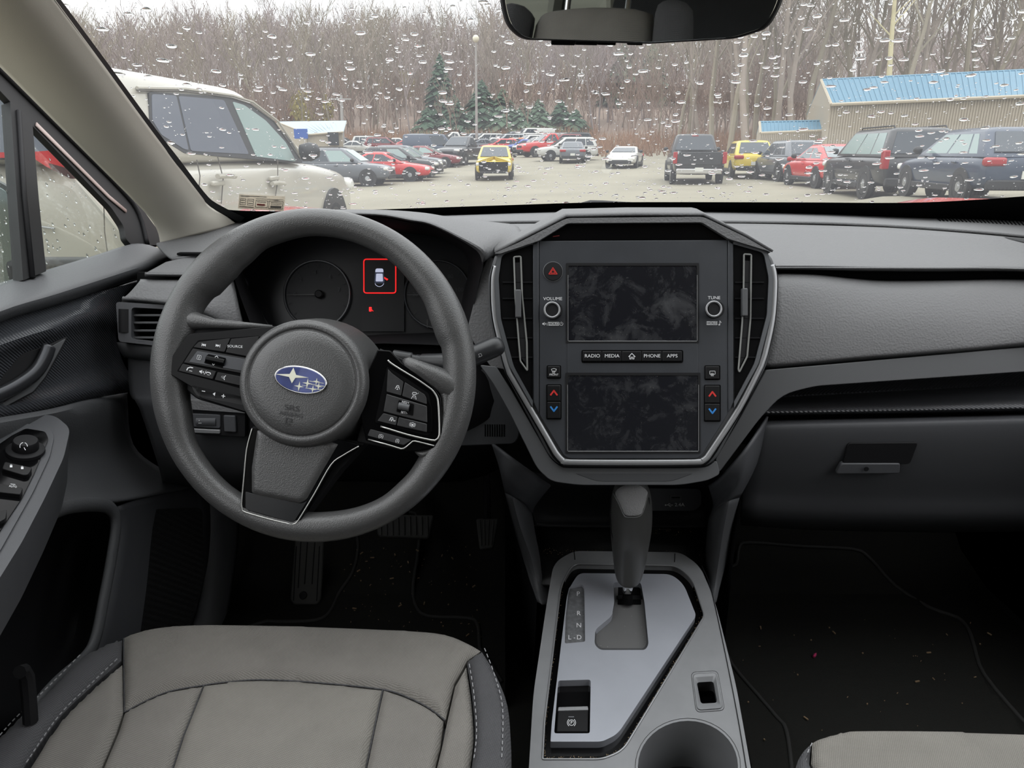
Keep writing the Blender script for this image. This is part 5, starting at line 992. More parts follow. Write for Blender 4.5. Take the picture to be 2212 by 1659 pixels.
m2 = matt('floor_mat', [(1562, 1234), (1590, 1219), (1597, 1182), (1620, 1172), (1728, 1180), (1840, 1186), (1877, 1204), (1933, 1264), (2008, 1312), (2068, 1334), (2092, 1360), (2105, 1398), (2127, 1458), (2212, 1559), (2330, 1680), (2200, 1800), (1720, 1800), (1710, 1660), (1698, 1577), (1679, 1551), (1635, 1499), (1582, 1436), (1560, 1380), (1556, 1300)], 'large black passenger floor mat below the glovebox')
random.seed(11); b = MB()
for _ in range(150):
    x, y = (random.uniform(740, 1040), random.uniform(1180, 1385)) if random.random() < .6 else (random.uniform(1600, 2150), random.uniform(1330, 1640))
    p = FL(x, y, .009); s_ = random.choice((.0006, .0009, .0012, .002)); b.box(p, s_ * random.choice((1, 1, 4)), s_, s_, Matrix.Rotation(random.random() * 3, 3, 'Z'))
o = b.build('litter', mat('pale grit', (150, 128, 100), .9), None, smooth=0, kind='stuff'); tag(o, 'pale crumbs and straw scattered on the floor mats', 'litter')
o = MB().tube([FL(1758, 1419, .010), FL(1761, 1414, .011), FL(1763, 1411, .010)], [.0022, .0025, .0008], 6).build('petal', mat('pink scrap', (196, 60, 110), .6)); tag(o, 'tiny pink scrap on the passenger floor mat', 'scrap')
fr = thing('footrest', FL(660, 1300), 'grey rubber footrest pad left of the pedals', 'footrest')
fP = Pl(FL(660, 1300, .012), (0, -.55, .42)); rub = mat('grey pedal rubber', (66, 66, 64), .7)
pd = panel('pad', fP, rnd([(637, 1165), (700, 1166), (692, 1296), (684, 1306), (634, 1306), (626, 1296)], 6), rub, fr, 0, .012, .003)
for q in ([(650, 1170), (644, 1270)], [(664, 1170), (658, 1262)], [(680, 1170), (674, 1262)], [(640, 1180), (634, 1298)], [(690, 1180), (684, 1298)]): MB().tube([fP.at(x, y, .0005) for x, y in q], .0011, 6).build('ridge', deep, pd)
MB().lathe([(.008, 0), (.007, .003), (0, .004)], fP.at(655, 1286, 0), fP.n, 16).build('rivet', deep, fr)
br = thing('brake_pedal', Yp(873, 1150, 1.33), 'black ribbed brake pedal behind the steering wheel rim', 'pedal')
bP = Pl(Yp(873, 1145, 1.27), (0, -.8, .6)); pd = panel('pad', bP, rnd([(810, 1112), (938, 1112), (926, 1164), (816, 1160)], 8), rub, br, 0, .014, .003)
for i in range(9): x = 822 + i * 12.6; MB().tube([bP.at(x, 1116, .001), bP.at(x + 1, 1156, .001)], .0022, 6).build('ridge', rub, pd)
MB().tube([bP.at(873, 1130, -.014), Yp(873, 1000, 1.5)], .009, 8).build('pedal_arm', deep, br)
ac = thing('accelerator_pedal', Yp(1050, 1180, 1.36), 'black accelerator pedal beside the console', 'pedal')
aP_ = Pl(Yp(1050, 1165, 1.31), (0, -.8, .6)); pd = panel('pad', aP_, rnd([(1028, 1120), (1078, 1120), (1066, 1184), (1036, 1188)], 6), rub, ac, 0, .012, .003)
for i in range(4): MB().tube([aP_.at(1036 + i * 10, 1124, .001), aP_.at(1040 + i * 7, 1178, .001)], .0016, 6).build('ridge', rub, pd)
MB().tube([aP_.at(1052, 1130, -.012), Yp(1052, 1010, 1.5)], .008, 8).build('pedal_arm', deep, ac)
# ================================================================== rain on the glass
random.seed(21)
def dropmesh(b, c, n, a1, a2, r1, r2, ht, k=12):
    ph = [random.uniform(0, 6.28) for _ in range(3)]; am = [random.uniform(0, .16), random.uniform(0, .12), random.uniform(0, .08)]
    def P(t, s, h): q = 1 + sum(am[i] * math.sin((i + 2) * t + ph[i]) for i in range(3)); return c + a1 * (math.cos(t) * r1 * s * q) + a2 * (math.sin(t) * r2 * s * q) + n * h
    T = [2 * pi * i / k for i in range(k)]
    b.rings([[P(t, 1, .0001) for t in T], [P(t, .93, ht * .42) for t in T], [P(t, .68, ht * .8) for t in T], [P(t, .34, ht * .96) for t in T]])
def wsfull(u, k):
    c = ws(u, k); e = 1e-3; du = (ws(u + e, k) - c).normalized(); dk = (ws(u, k + e) - c).normalized(); n = du.cross(dk).normalized()
    return c, du, dk, (n if n.z > 0 else -n)
b = MB()
for i in range(3600):
    u, k = random.uniform(-1, 1), random.random() ** 1.1 * .64
    c, du, dk, n = wsfull(u, k); big_ = random.random()
    if big_ < .15: r2 = random.uniform(.0025, .0040); r1 = r2 * random.uniform(1.2, 2.1)
    elif big_ < .38: r2 = random.uniform(.0014, .0025); r1 = r2 * random.uniform(1.1, 1.9)
    else: r2 = random.uniform(.0006, .0014); r1 = r2 * random.uniform(.9, 1.3)
    kk = 14 if big_ < .38 else 8
    if big_ > .38 and random.random() < .35: # clustered spray
        c2, _, _, _ = wsfull(min(1, max(-1, u)), k)
    dropmesh(b, c + n * .0002, n, du, dk, r1, r2, r2 * random.uniform(.42, .6), kk)
    if big_ < .05:
        for _ in range(random.randint(5, 16)):
            cu, cdu, cdk, cn = wsfull(u + random.gauss(0, .022), k + random.gauss(0, .012)); r = random.uniform(.0004, .0010); dropmesh(b, cu + cn * .0002, cn, cdu, cdk, r, r, r * .5, 7)
o = b.build('raindrops', water, smooth=180, kind='stuff', recalc=True); tag(o, 'scattered raindrops on the outside of the windscreen', 'raindrops')
b = MB(); a1, a2 = V((0, 1, 0)), V((-.287, 0, .958)); no = -SG.n
for i in range(330):
    x, y = random.uniform(-60, 275), random.uniform(230, 640)
    if not (inpoly(x, y, [(70, 275), (270, 520), (270, 530), (95, 583)]) or inpoly(x, y, [(-60, 200), (30, 240), (52, 610), (-60, 650)])): continue
    c = SG.at(x, y, -.0042); r2 = random.choice((.0006, .0008, .0012, .0018, .0024)) * random.uniform(.8, 1.1); dropmesh(b, c, no, a1, a2, r2 * .9, r2 * 1.25, r2 * .5, 10)
o = b.build('raindrops', water, smooth=180, kind='stuff'); tag(o, 'raindrops on the outside of the driver side glass', 'raindrops')

# rear bench and tailgate, seen only in the mirrors
rb_ = thing('rear_bench', V((XC, -1.05, .38)), 'dark rear bench seat behind the front seats', 'car seat')
MB().rings([[V((XC + u * w2, y + dy, z)) for u, dy in ((-1, 0), (-.5, -.02), (0, 0), (.5, -.02), (1, 0), (1, -.14), (0, -.16), (-1, -.14))] for z, y, w2 in ((.55, -.92, .62), (.8, -.98, .64), (1.1, -1.06, .62), (1.3, -1.12, .58), (1.33, -1.14, .5))]).build('backrest', fab_d, rb_, smooth=60)
MB().box((XC, -.78, .56), 1.25, .46, .16).build('cushion', fab_d, rb_, bev=.04)
MB().box((XC, -1.9, .85), 1.3, .06, .66).build('wall_back', deep)['kind'] = 'structure'
# ================================================================== outside: the yard
def pw(x, T):
    if x <= T[0][0]: return T[0][1]
    for (a, p), (b, q) in zip(T[:-1], T[1:]):
        if x <= b: return p + (q - p) * (x - a) / (b - a)
    return T[-1][1]
def zg(x, y):
    z = pw(y, [(-60, 0), (6, 0), (14, -.2), (34, -.2), (80, 1.0), (110, 2.8), (125, 4.4), (160, 10), (200, 16), (260, 22), (330, 25), (420, 23)])
    if y > 110: z += (noise.noise(V((x * .012, y * .012, 3))) * 6 - sstep(20, 90, x) * 5) * sstep(110, 190, y)
    z += .26 * sstep(6.5, 8.5, x) * (1 - sstep(17.3, 18.8, y)) * sstep(4, 10, y)
    return z + .022 * max(-40, min(60, x)) * sstep(2, 10, y)
def G(px, py):
    r = ray(px, py); t = 2.
    while t < 400:
        p = EYE + r * t
        if p.z < zg(p.x, p.y): return V((p.x, p.y, zg(p.x, p.y)))
        t *= 1.004
    return EYE + r * 150
def gp(x, y): return V((x, y, zg(x, y)))
gravel = mat('pale wet gravel', (136, 131, 116), .75, bump=('noise', 30, .4, .02), var=.10, vscale=.35, spec=.3)
leafy = mat('brown leaf litter', (128, 112, 100), .95, var=.25, vscale=.08)
ys = [-60, -20, -5, 2, 4, 6, 8, 10, 12, 14, 16, 17.3, 18, 18.8, 21, 24, 34, 45, 60, 80, 95, 110]
xs = [-160, -100, -60, -40, -25, -12, -5, 0, 5, 6.5, 7.5, 8.5, 12, 25, 40, 60, 100, 160]
o = MB().grid([[gp(x, y) for x in xs] for y in ys]).build('ground', gravel, smooth=180); tag(o, 'pale wet gravel of the car yard', kind='structure')
ys = [110, 117, 125, 140, 160, 180, 200, 230, 260, 290, 330, 380, 420]; xs = [x * 20 for x in range(-20, 21)]
o = MB().grid([[gp(x, y) + V((0, 0, .0)) for x in xs] for y in ys]).build('hill', leafy, smooth=180); tag(o, 'leaf-littered hillside behind the yard', kind='structure')
# ------------------------------------------------------------------ vehicles
tyre_m = mat('black tyre', (26, 26, 27), .8); rim_m = mat('silver wheel', (170, 172, 175), .35, metal=.7); rimd = mat('dark wheel', (70, 71, 74), .4, metal=.6)
carglass = mat('tinted car glass', (52, 60, 68), .06, spec=.7); paleglass = mat('opaque pale car glass', (140, 158, 156), .08, spec=.7); tail = mat('red tail lamp', (150, 18, 24), .2, coat=.4); lampm = mat('clear head lamp', (215, 215, 210), .15, coat=.4)  # paleglass is opaque; light seen through clear panes is put into its pale colour
cladding = mat('black car cladding', (38, 39, 41), .5); platem = mat('number plate', (205, 205, 198), .6); amber = mat('amber lamp', (210, 110, 40), .3)
PAINT = {k: mat(k + ' car paint', c, .28, coat=.5, spec=.5) for k, c in dict(white=(186, 185, 180), pearl=(172, 168, 157), silver=(148, 151, 153), grey=(92, 96, 102), black=(30, 32, 36), navy=(42, 56, 76), blue=(40, 70, 150), yellow=(202, 178, 62), maroon=(112, 30, 36), orange=(206, 110, 56)).items()}
PAINT['red'] = redpaint
KIND = {  # L, W, H, belt, hood z, greenhouse base rear/front and roof rear/front (fractions of L), wheel radius, wheel base fraction
 'suv': (4.65, 1.85, 1.70, 1.06, .98, -.485, .24, -.43, .06, .355, .29), 'crossover': (4.45, 1.82, 1.60, 1.0, .92, -.48, .24, -.36, .05, .345, .29),
 'bigsuv': (5.0, 1.95, 1.78, 1.10, 1.04, -.487, .25, -.45, .08, .385, .29), 'sedan': (4.65, 1.80, 1.42, .92, .82, -.40, .22, -.20, .02, .325, .29),
 'hatch': (4.26, 1.80, 1.48, .94, .86, -.485, .24, -.39, .04, .32, .305), 'nearsuv': (5.0, 1.85, 1.66, 1.07, .98, -.485, .235, -.45, .03, .355, .285), 'coupe': (4.4, 1.85, 1.22, .82, .70, -.36, .20, -.16, .0, .32, .28),
 'truck': (5.8, 2.03, 1.95, 1.25, 1.16, -.11, .23, -.06, .08, .40, .31), 'van': (5.2, 2.0, 2.1, 1.2, 1.05, -.49, .36, -.48, .2, .35, .29)}
CACHE = {}
def rrect(hw, y0, y1, r, z, n=4):
    P = []
    for cx, cy, a0 in ((hw - r, y1 - r, 0), (-hw + r, y1 - r, 90), (-hw + r, y0 + r, 180), (hw - r, y0 + r, 270)):
        for i in range(n + 1): a = math.radians(a0 + 90 * i / n); P.append(V((cx + r * math.cos(a), cy + r * math.sin(a), z)))
    return P
def car_parts(kind):
    L, W, H, belt, hz, gb0, gb1, gt0, gt1, R, wb = KIND[kind]; hw = W / 2; parts = []
    A = lambda nm, mb, role, par=None, **k: parts.append((nm, mb, role, par, k))
    k = H / 1.7; tr = kind == 'truck'
    st = [(-.5, .50 * k, belt - .22, .84), (-.494, .40 * k, belt - .06, .92), (-.46, .34 * k, belt, .975), (-.36, .30 * k, belt, 1), (-.1, .28 * k, belt, 1), (.12, .28 * k, belt - .01, 1), (.25, .28 * k, belt - .04, 1), (.34, .29 * k, hz, .985), (.43, .31 * k, hz - .05, .95), (.475, .36 * k, hz - .14, .89), (.495, .42 * k, hz - .27, .80), (.5, .5 * k, hz - .36, .72)]
    if kind in ('sedan', 'coupe'): st[0] = (-.5, .48 * k, belt - .16, .82); st[1] = (-.49, .38 * k, belt - .03, .9)
    loops = []
    for y, zb, zt, wf in st:
        w_ = hw * wf; h = zt - zb
        half = [(0, zb), (.82 * w_, zb), (.96 * w_, zb + .1 * h), (w_, zb + .42 * h), (.995 * w_, zb + .72 * h), (.95 * w_, zb + .93 * h), (.86 * w_, zt), (.4 * w_, zt + .022), (0, zt + .03)]
        loops.append([V((x, y * L, z)) for x, z in half] + [V((-x, y * L, z)) for x, z in half[-2:0:-1]])
    A('body', MB().rings(loops), 'paint', None, smooth=50, sub=1)
    ztop = H - (.0 if not tr else .0); g = belt - .03
    yb0, yb1, yt0, yt1 = gb0 * L, gb1 * L, gt0 * L, gt1 * L; wbt, wtp = hw * .93, hw * .74
    A('cabin', MB().rings([rrect(wbt, yb0, yb1, .14, g), rrect(wbt * .985, yb0 + (yt0 - yb0) * .1, yb1 + (yt1 - yb1) * .12, .14, g + (ztop - g) * .12), rrect(wtp + .02, yt0 - .02, yt1 + .03, .16, ztop - .10), rrect(wtp - .05, yt0 + .05, yt1 - .08, .16, ztop - .025), rrect(wtp - .28, yt0 + .25, yt1 - .3, .16, ztop)]), 'paint', None, smooth=180 if kind == 'nearsuv' else 50, sub=2 if kind == 'nearsuv' else 0)
    def sx(z): t = (z - g) / (ztop - .10 - g); return wbt + (wtp + .02 - wbt) * t
    z0, z1 = belt + .03, ztop - (.13 if kind != 'nearsuv' else .20)
    def ye(z, b_, t_): q = (z - g) / (ztop - .10 - g); return b_ + (t_ - b_) * q
    n = V((ztop - .1 - g, 0, wbt - wtp - .02)).normalized()
    def sidewin(poly, role='side_glass'):
        for s in (-1, 1):
            nn_ = V((n.x * s, 0, n.z)); P = [V((s * (sx(z)), y, z)) + nn_ * .010 for y, z in poly]
            A('side_window', MB().prism(P, nn_, .02), role, None, smooth=0)
    span0a, span0b = ye(z0, yb0, yt0) + .22, ye(z1, yb0, yt0) + .22; span1a, span1b = ye(z0, yb1, yt1) - .26, ye(z1, yb1, yt1) - .16
    cuts = {'truck': (0, .46, 1), 'sedan': (0, .46, 1), 'coupe': (0, 1), 'van': (.62, 1)}.get(kind, (0, .24, .58, 1))
    if kind == 'crossover' or kind == 'hatch': cuts = (.04, .2, .56, 1)
    for c0, c1 in zip(cuts[:-1], cuts[1:]) if kind != 'nearsuv' else []:
        f = lambda c, z: (span0a + (span1a - span0a) * c) if z == z0 else (span0b + (span1b - span0b) * c)
        e = .03; sidewin([(f(c0, z0) + e, z0), (f(c1, z0) - e, z0), (f(c1, z1) - e, z1), (f(c0, z1) + e, z1)], 'side_glass' if c1 < .99 else 'front_glass')
    def endwin(nm, yb_, yt_, s, role):
        zz0, zz1 = z0 + .01, z1 + .01; P = [V((-sx(zz0) + .13, ye(zz0, yb_, yt_), zz0)), V((sx(zz0) - .13, ye(zz0, yb_, yt_), zz0)), V((sx(zz1) - .12, ye(zz1, yb_, yt_), zz1)), V((-sx(zz1) + .12, ye(zz1, yb_, yt_), zz1))]
        nn_ = V((0, (P[2] - P[1]).z * s, -(P[2] - P[1]).y * s)).normalized(); A(nm, MB().prism([p + nn_ * .045 for p in P], nn_, .07), role, None, smooth=0)
    endwin('windscreen', yb1, yt1, 1, 'front_glass'); endwin('rear_window', yb0, yt0, -1, 'glass')
    for s in (-1, 1):
        for yy, nm in ((wb, 0), (-wb, 0)):
            c = V((s * (hw - .11), yy * L, R)); ax = V((s, 0, 0))
            A('wheel_arch', MB().lathe([(R * 1.16, 0), (R * 1.16, .112), (R * .8, .113)], V((s * (hw - .10), yy * L, R * 1.04)), ax, 24), 'clad', None, smooth=30)
            w_id = len(parts)
            A('wheel', MB().lathe([(R * .66, -.10), (R * .93, -.10), (R, -.07), (R, .09), (R * .95, .12), (R * .68, .125), (R * .66, .10), (R * .3, .06)], c, ax, 24), 'tyre', None, smooth=40)
            b = MB()
            for q in range(5):
                a = 2 * pi * q / 5; d = V((0, math.cos(a), math.sin(a))); t_ = V((0, -math.sin(a), math.cos(a)))
                b.add([c + ax * .128 + d * R * .1 + t_ * .05, c + ax * .128 + d * R * .1 - t_ * .05, c + ax * .115 + d * R * .63 - t_ * .065, c + ax * .115 + d * R * .63 + t_ * .065], [(0, 1, 2, 3)])
            b.lathe([(R * .6, .10), (R * .66, .118), (R * .68, .118)], c, ax, 24, False); b.lathe([(R * .16, .12), (R * .14, .135), (0, .135)], c, ax, 12)
            A('rim', b, 'rim', w_id, smooth=0)
        # lamps
        tz = belt - .02
        if kind == 'nearsuv': pass
        elif tr: A('tail_lamp', MB().box((s * (hw - .075), -.5 * L + .04, belt - .24), .16, .12, .44), 'tail', None, bev=.02)
        elif kind in ('bigsuv',): A('tail_lamp', MB().box((s * (hw - .10), -.485 * L, belt - .10), .17, .20, .46), 'tail', None, bev=.03)
        else: A('tail_lamp', MB().box((s * (hw - .22), -.488 * L, tz - .10), .42, .16, .17), 'tail', None, bev=.05)
        A('reflector', MB().box((s * (hw - .3), -.497 * L, .5 * k), .26, .03, .06), 'tail', None)
        A('head_lamp', MB().box((s * (hw - .27), .468 * L, hz - .20), .40, .20, .15), 'lamp', None, bev=.05)
        A('wing_mirror', MB().lathe([(.02, -.1), (.075, -.08), (.085, 0), (.06, .07), (.01, .09)], V((s * (hw + .10), (gb1 - (.09 if kind != 'nearsuv' else .125)) * L, belt + (.10 if kind != 'nearsuv' else .07))), (s, 0, .12), 10), 'mirror', None, smooth=180)
        if kind in ('suv', 'bigsuv'):
            A('roof_rail', MB().tube([V((s * (wtp - .10), yt0 + .12, H - .05)), V((s * (wtp - .10), yt0 + .2, H + .035)), V((s * (wtp - .10), yt1 - .3, H + .03)), V((s * (wtp - .10), yt1 - .2, H - .06))], .018, 8), 'clad', None)
        A('door_handle', MB().box((s * (hw + .004), -.02 * L, belt - .14), .03, .18, .035), 'paint', None, bev=.01); A('door_handle', MB().box((s * (hw + .004), -.22 * L, belt - .14), .03, .18, .035), 'paint', None, bev=.01)
        A('sill', MB().box((s * (hw - .04), 0, .33 * k), .12, wb * 2 * L - R * 2.4, .14), 'clad', None, bev=.02)
    A('rear_bumper', MB().box((0, -.493 * L, .44 * k), W * .86, .12, .20), 'chrome' if tr else 'clad', None, bev=.03)
    A('front_bumper', MB().box((0, .492 * L, .42 * k), W * .72, .10, .20), 'clad', None, bev=.03)
    A('grille', MB().box((0, .497 * L, hz - .36), W * .5, .03, .2), 'clad', None, bev=.01)
    A('number_plate', MB().box((0, -.503 * L, (.66 if not tr else .5) * k), .32, .02, .15), 'plate', None)
    if tr:
        A('tailgate', MB().box((0, -.502 * L, belt - .26), W * .80, .04, .48), 'paint', None, bev=.02)
        A('bed_floor', MB().box((0, -.30 * L, belt + .034), W * .72, L * .36, .02), 'clad', None)
        A('cab_brake_lamp', MB().box((0, yt0 - .02, H - .09), .26, .06, .05), 'tail', None)
    return parts
def car(label, loc, phi, kind, paint, group=None, glass=carglass, front_glass=None, side=None, rim=rim_m, mirror=None, cat='car', name=None):
    if kind not in CACHE: CACHE[kind] = [list(p) + [None] for p in car_parts(kind)]
    nm = name or {'suv': 'suv', 'bigsuv': 'suv', 'truck': 'pickup_truck', 'van': 'van'}.get(kind, 'car')
    root = thing(nm, loc, label, cat, group); root.rotation_euler = (0, 0, -math.radians(phi)); WO[root.name] = V((0, 0, 0)); made = []
    roles = dict(paint=paint, glass=glass, side_glass=side or glass, front_glass=front_glass or glass, tyre=tyre_m, rim=rim, clad=cladding, tail=tail, lamp=lampm, mirror=mirror or cladding, plate=platem, chrome=chrome)
    for p in CACHE[kind]:
        nm_, mb, role, par, kw, me = p; m = roles[role]; pa = root if par is None else made[par]
        if me is None:
            o = mb.build(nm_, m, pa, **kw); p[5] = o.data
        else:
            o = bpy.data.objects.new(nm_, me); C.objects.link(o); o.parent = pa; WO[o.name] = V((0, 0, 0))
            o.material_slots[0].link = 'OBJECT'; o.material_slots[0].material = m
            for md in made_mod.get((kind, len(made)), []):
                q = o.modifiers.new(*md[:2]); [setattr(q, a, b) for a, b in md[2].items()]
        if (kind, len(made)) not in made_mod:
            made_mod[(kind, len(made))] = [(md.name, md.type, dict(levels=1, render_levels=1) if md.type == 'SUBSURF' else dict(width=md.width, segments=2, limit_method='ANGLE')) for md in o.modifiers]
        made.append(o)
    return root, made
made_mod = {}
def from_rear_left(px, py, phi, kind, k=.5, y=None, sc=1):
    L, W = [q * sc for q in KIND[kind][:2]]; p = V(((px - 1106) / FPX * y, y, 0)) if y else G(px, py); a = math.radians(phi); f = V((math.sin(a), math.cos(a), 0)); r = V((f.y, -f.x, 0)); c = p + f * L * .46 + r * W * k; return gp(c.x, c.y)
# the near white SUV
L, W = KIND['nearsuv'][:2]; a = math.radians(5); f = V((math.sin(a), math.cos(a), 0)); r = V((f.y, -f.x, 0)); c = V((-2.2, 3.95, .10)) - r * W / 2 + f * L / 2
near, parts_ = car('pearl white SUV parked close on the left, filling the quarter glass', c, 5, 'nearsuv', PAINT['pearl'], name='suv', glass=mat('grey tinted glass', (96, 101, 112), .10), front_glass=paleglass, cat='car')
NP = Pl(c + r * (W / 2 + .004), (r.x, r.y, 0)); NR = Pl(c - f * (L / 2 + .004), (-f.x, -f.y, 0)); WO['near'] = V((0, 0, 0))
def near_add(nm, mb, m, **kw):   # built in world space, then moved into the car's own frame
    M = Matrix.Translation(near.location) @ Matrix.Rotation(-a, 4, 'Z'); I = M.inverted(); mb.v = [tuple(I @ V(p)) for p in mb.v]; return mb.build(nm, m, near, **kw)
line = mat('dark shut line', (88, 84, 78), .7)
for P in ([(470, 338), (482, 385), (478, 440)], [(600, 345), (600, 390), (592, 445)], [(425, 345), (432, 380), (428, 430)]): near_add('door_shut_line', MB().tube([NP.at(x, y) for x, y in P], .004, 5), line)
near_add('door_handle', MB().tube([NP.at(x, y, .02) for x, y in ((470, 381), (490, 380), (508, 381))], .018, 8), PAINT['pearl']); near_add('door_handle', MB().tube([NP.at(x, y, .02) for x, y in ((588, 397), (600, 395), (615, 397))], .018, 8), PAINT['pearl'])
near_add('tail_lamp_lens', MB().prism(NR.map(rnd([(-60, 330), (70, 328), (150, 322), (215, 352), (196, 385), (150, 384), (100, 360), (70, 340), (-60, 342)], 4), .02), NR.n, .03), mat('dark red lamp lens', (196, 38, 44), .15, coat=.5))
near_add('tail_lamp_smoke', MB().prism(NR.map(rnd([(104, 352), (140, 362), (205, 362), (198, 386), (152, 386), (110, 364)], 3), .024), NR.n, .02), mat('smoked lamp lens', (70, 38, 42), .15, coat=.5))
near_add('seam_line', MB().tube([NR.at(x, y, .004) for x, y in ((224, 430), (226, 500), (234, 560))], .003, 5), line)
near_add('liftgate_badge', MB().tube([NR.at(x, y, .006) for x, y in ((86, 490), (118, 494))], .006, 6), satin)
Hn, gz = KIND['nearsuv'][2], KIND['nearsuv'][3] - .03; wb_, wt_ = W / 2 * .93, W / 2 * .74 + .02; tn = (wb_ - wt_) / (Hn - .10 - gz)
def SW(h): return Pl(c + r * (wb_ + h) + V((0, 0, gz)), r + V((0, 0, tn)))
def pane(nm, pts, m, h, d=.02): pl = SW(h); near_add(nm, MB().prism(pl.map(rnd(pts, 5)), pl.n, d), m, smooth=0)
pane('window_surround', [(322, 198), (484, 209), (535, 221), (585, 256), (630, 306), (655, 352), (400, 331), (344, 297), (324, 264)], cladding, .008)
gt_ = MATS['grey tinted glass']
pane('side_window', [(328, 203), (381, 206), (408, 324), (398, 322), (349, 291), (330, 260)], gt_, .012); pane('side_window', [(386, 207), (484, 216), (538, 333), (413, 326)], gt_, .012); pane('side_window', [(502, 219), (528, 227), (574, 260), (618, 308), (640, 349), (554, 338)], paleglass, .012)
near_add('roof_gutter', MB().tube([SW(.004).at(x, y) for x, y in ((296, 190), (400, 192), (500, 206), (545, 220), (600, 262), (655, 342))], .012, 6), PAINT['pearl']); near_add('roof_seam', MB().tube([SW(.012).at(x, y) for x, y in ((296, 195), (400, 197), (500, 211), (540, 224), (592, 262), (648, 342))], .006, 6), line)
# the row on the right and the loose cars in the yard
car('black pickup truck with red tail lamps standing alone in the yard', from_rear_left(1450, 400, 8, 'truck'), 8, 'truck', PAINT['black'], cat='truck')
car('yellow hatchback parked just right of the black pickup truck', from_rear_left(1580, 388, 7, 'crossover'), 7, 'crossover', PAINT['yellow'])
car('dark grey SUV parked between the yellow hatchback and the red saloon', from_rear_left(1692, 394, -2, 'crossover'), -2, 'crossover', PAINT['grey'], name='suv')
car('red saloon parked beside the black SUV with roof rails', from_rear_left(1776, 410, 1, 'sedan'), 1, 'sedan', PAINT['red'], glass=mat('grey glass', (110, 120, 124), .06))
car('large black SUV with roof rails in front of the blue-roofed building', from_rear_left(1864, 428, 5, 'bigsuv', y=19.3), 5, 'bigsuv', PAINT['black'], side=paleglass, front_glass=paleglass)
gf_, _m = car('dark blue hatchback with bright alloy wheels, nearest of the right-hand row', from_rear_left(2072, 443, 5, 'hatch', y=14.2, sc=.95), 5, 'hatch', PAINT['navy'], side=paleglass, front_glass=paleglass); gf_.scale = (.95, .95, .95)
def centre(px, py): return G(px, py)
car('grey SUV with silver wheels parked side-on behind the white SUV', centre(745, 401), 94, 'suv', PAINT['grey'], front_glass=paleglass)
car('red saloon poking out past the nose of the grey SUV', centre(838, 391), 95, 'sedan', PAINT['red'])
car('black saloon behind the red saloon in the left row', centre(866, 384), 95, 'crossover', PAINT['black'], front_glass=paleglass)
car('dark grey crossover fourth in the left row', centre(880, 376), 95, 'crossover', PAINT['grey'], front_glass=paleglass)
car('small maroon car at the far end of the left row', centre(925, 362), 95, 'sedan', PAINT['maroon'], front_glass=paleglass)
car('dark van standing tall behind the left row', centre(938, 345), 95, 'van', PAINT['navy'], cat='van')
car('dark pickup truck parked left of the crashed yellow car', centre(1000, 355), 200, 'truck', PAINT['black'], cat='truck')
p = centre(1068, 391); p = p + V((0, 2.0, 0)); cr_, cm = car('yellow hatchback with a crumpled bonnet facing the camera', gp(p.x, p.y), 181, 'crossover', PAINT['yellow'])
b = MB()
for s in (-1, 1): b.add([V((0, 1.25, 1.08)), V((s * .75, 1.3, .96)), V((s * .8, 2.05, .84)), V((s * .1, 1.95, 1.06)), V((0, 1.3, .96)), V((s * .75, 1.35, .88)), V((s * .78, 2.0, .76)), V((s * .1, 1.9, .92))], [(0, 1, 2, 3), (7, 6, 5, 4), (2, 1, 5, 6), (3, 2, 6, 7), (0, 3, 7, 4)])
b.build('crumpled_bonnet', PAINT['yellow'], cr_, smooth=0); MB().box((0, 2.19, .62), 1.4, .12, .42).build('exposed_front', void, cr_, bev=.03)
car('white crossover side-on at the edge of the trees', centre(1222, 347), 262, 'suv', PAINT['white'])
car('small dark grey car in front of the white crossover', centre(1236, 351), 4, 'sedan', PAINT['grey'])
car('bright red pickup truck left of the white crossover', centre(1188, 338), 250, 'truck', PAINT['red'], cat='truck')
car('low white sports car facing the camera alone by the brush', centre(1349, 361), 196, 'coupe', PAINT['white'])
# the far rows: each car its own, sharing the meshes of its kind
FAR = [(705, 326, 'white', 'van', 92), (742, 330, 'silver', 'suv', 92), (775, 334, 'white', 'sedan', 92), (806, 328, 'white', 'suv', 92), (836, 332, 'maroon', 'suv', 92), (866, 326, 'white', 'sedan', 92), (892, 330, 'red', 'sedan', 92), (826, 322, 'grey', 'sedan', 92), (918, 322, 'white', 'suv', 92),
       (982, 324, 'white', 'truck', 250), (1003, 330, 'red', 'sedan', 250), (1018, 322, 'silver', 'suv', 250), (1034, 330, 'grey', 'sedan', 250), (1046, 322, 'white', 'suv', 250), (1060, 327, 'white', 'sedan', 250), (1078, 332, 'red', 'hatch', 250), (1092, 324, 'silver', 'suv', 250), (1106, 329, 'orange', 'hatch', 250), (1124, 334, 'blue', 'sedan', 250), (1120, 322, 'white', 'suv', 250), (1142, 328, 'white', 'suv', 250), (1158, 334, 'white', 'crossover', 250), (1172, 324, 'silver', 'suv', 250), (1192, 322, 'white', 'suv', 250), (1212, 326, 'maroon', 'suv', 250), (1232, 322, 'black', 'suv', 250), (960, 334, 'black', 'suv', 92), (1080, 318, 'silver', 'sedan', 250), (1150, 318, 'white', 'van', 250), (1015, 317, 'maroon', 'sedan', 250), (1105, 317, 'grey', 'suv', 250)]
cnt = {}
ORD = ['first', 'second', 'third', 'fourth', 'fifth', 'sixth', 'seventh', 'eighth', 'ninth', 'tenth', 'eleventh', 'twelfth']
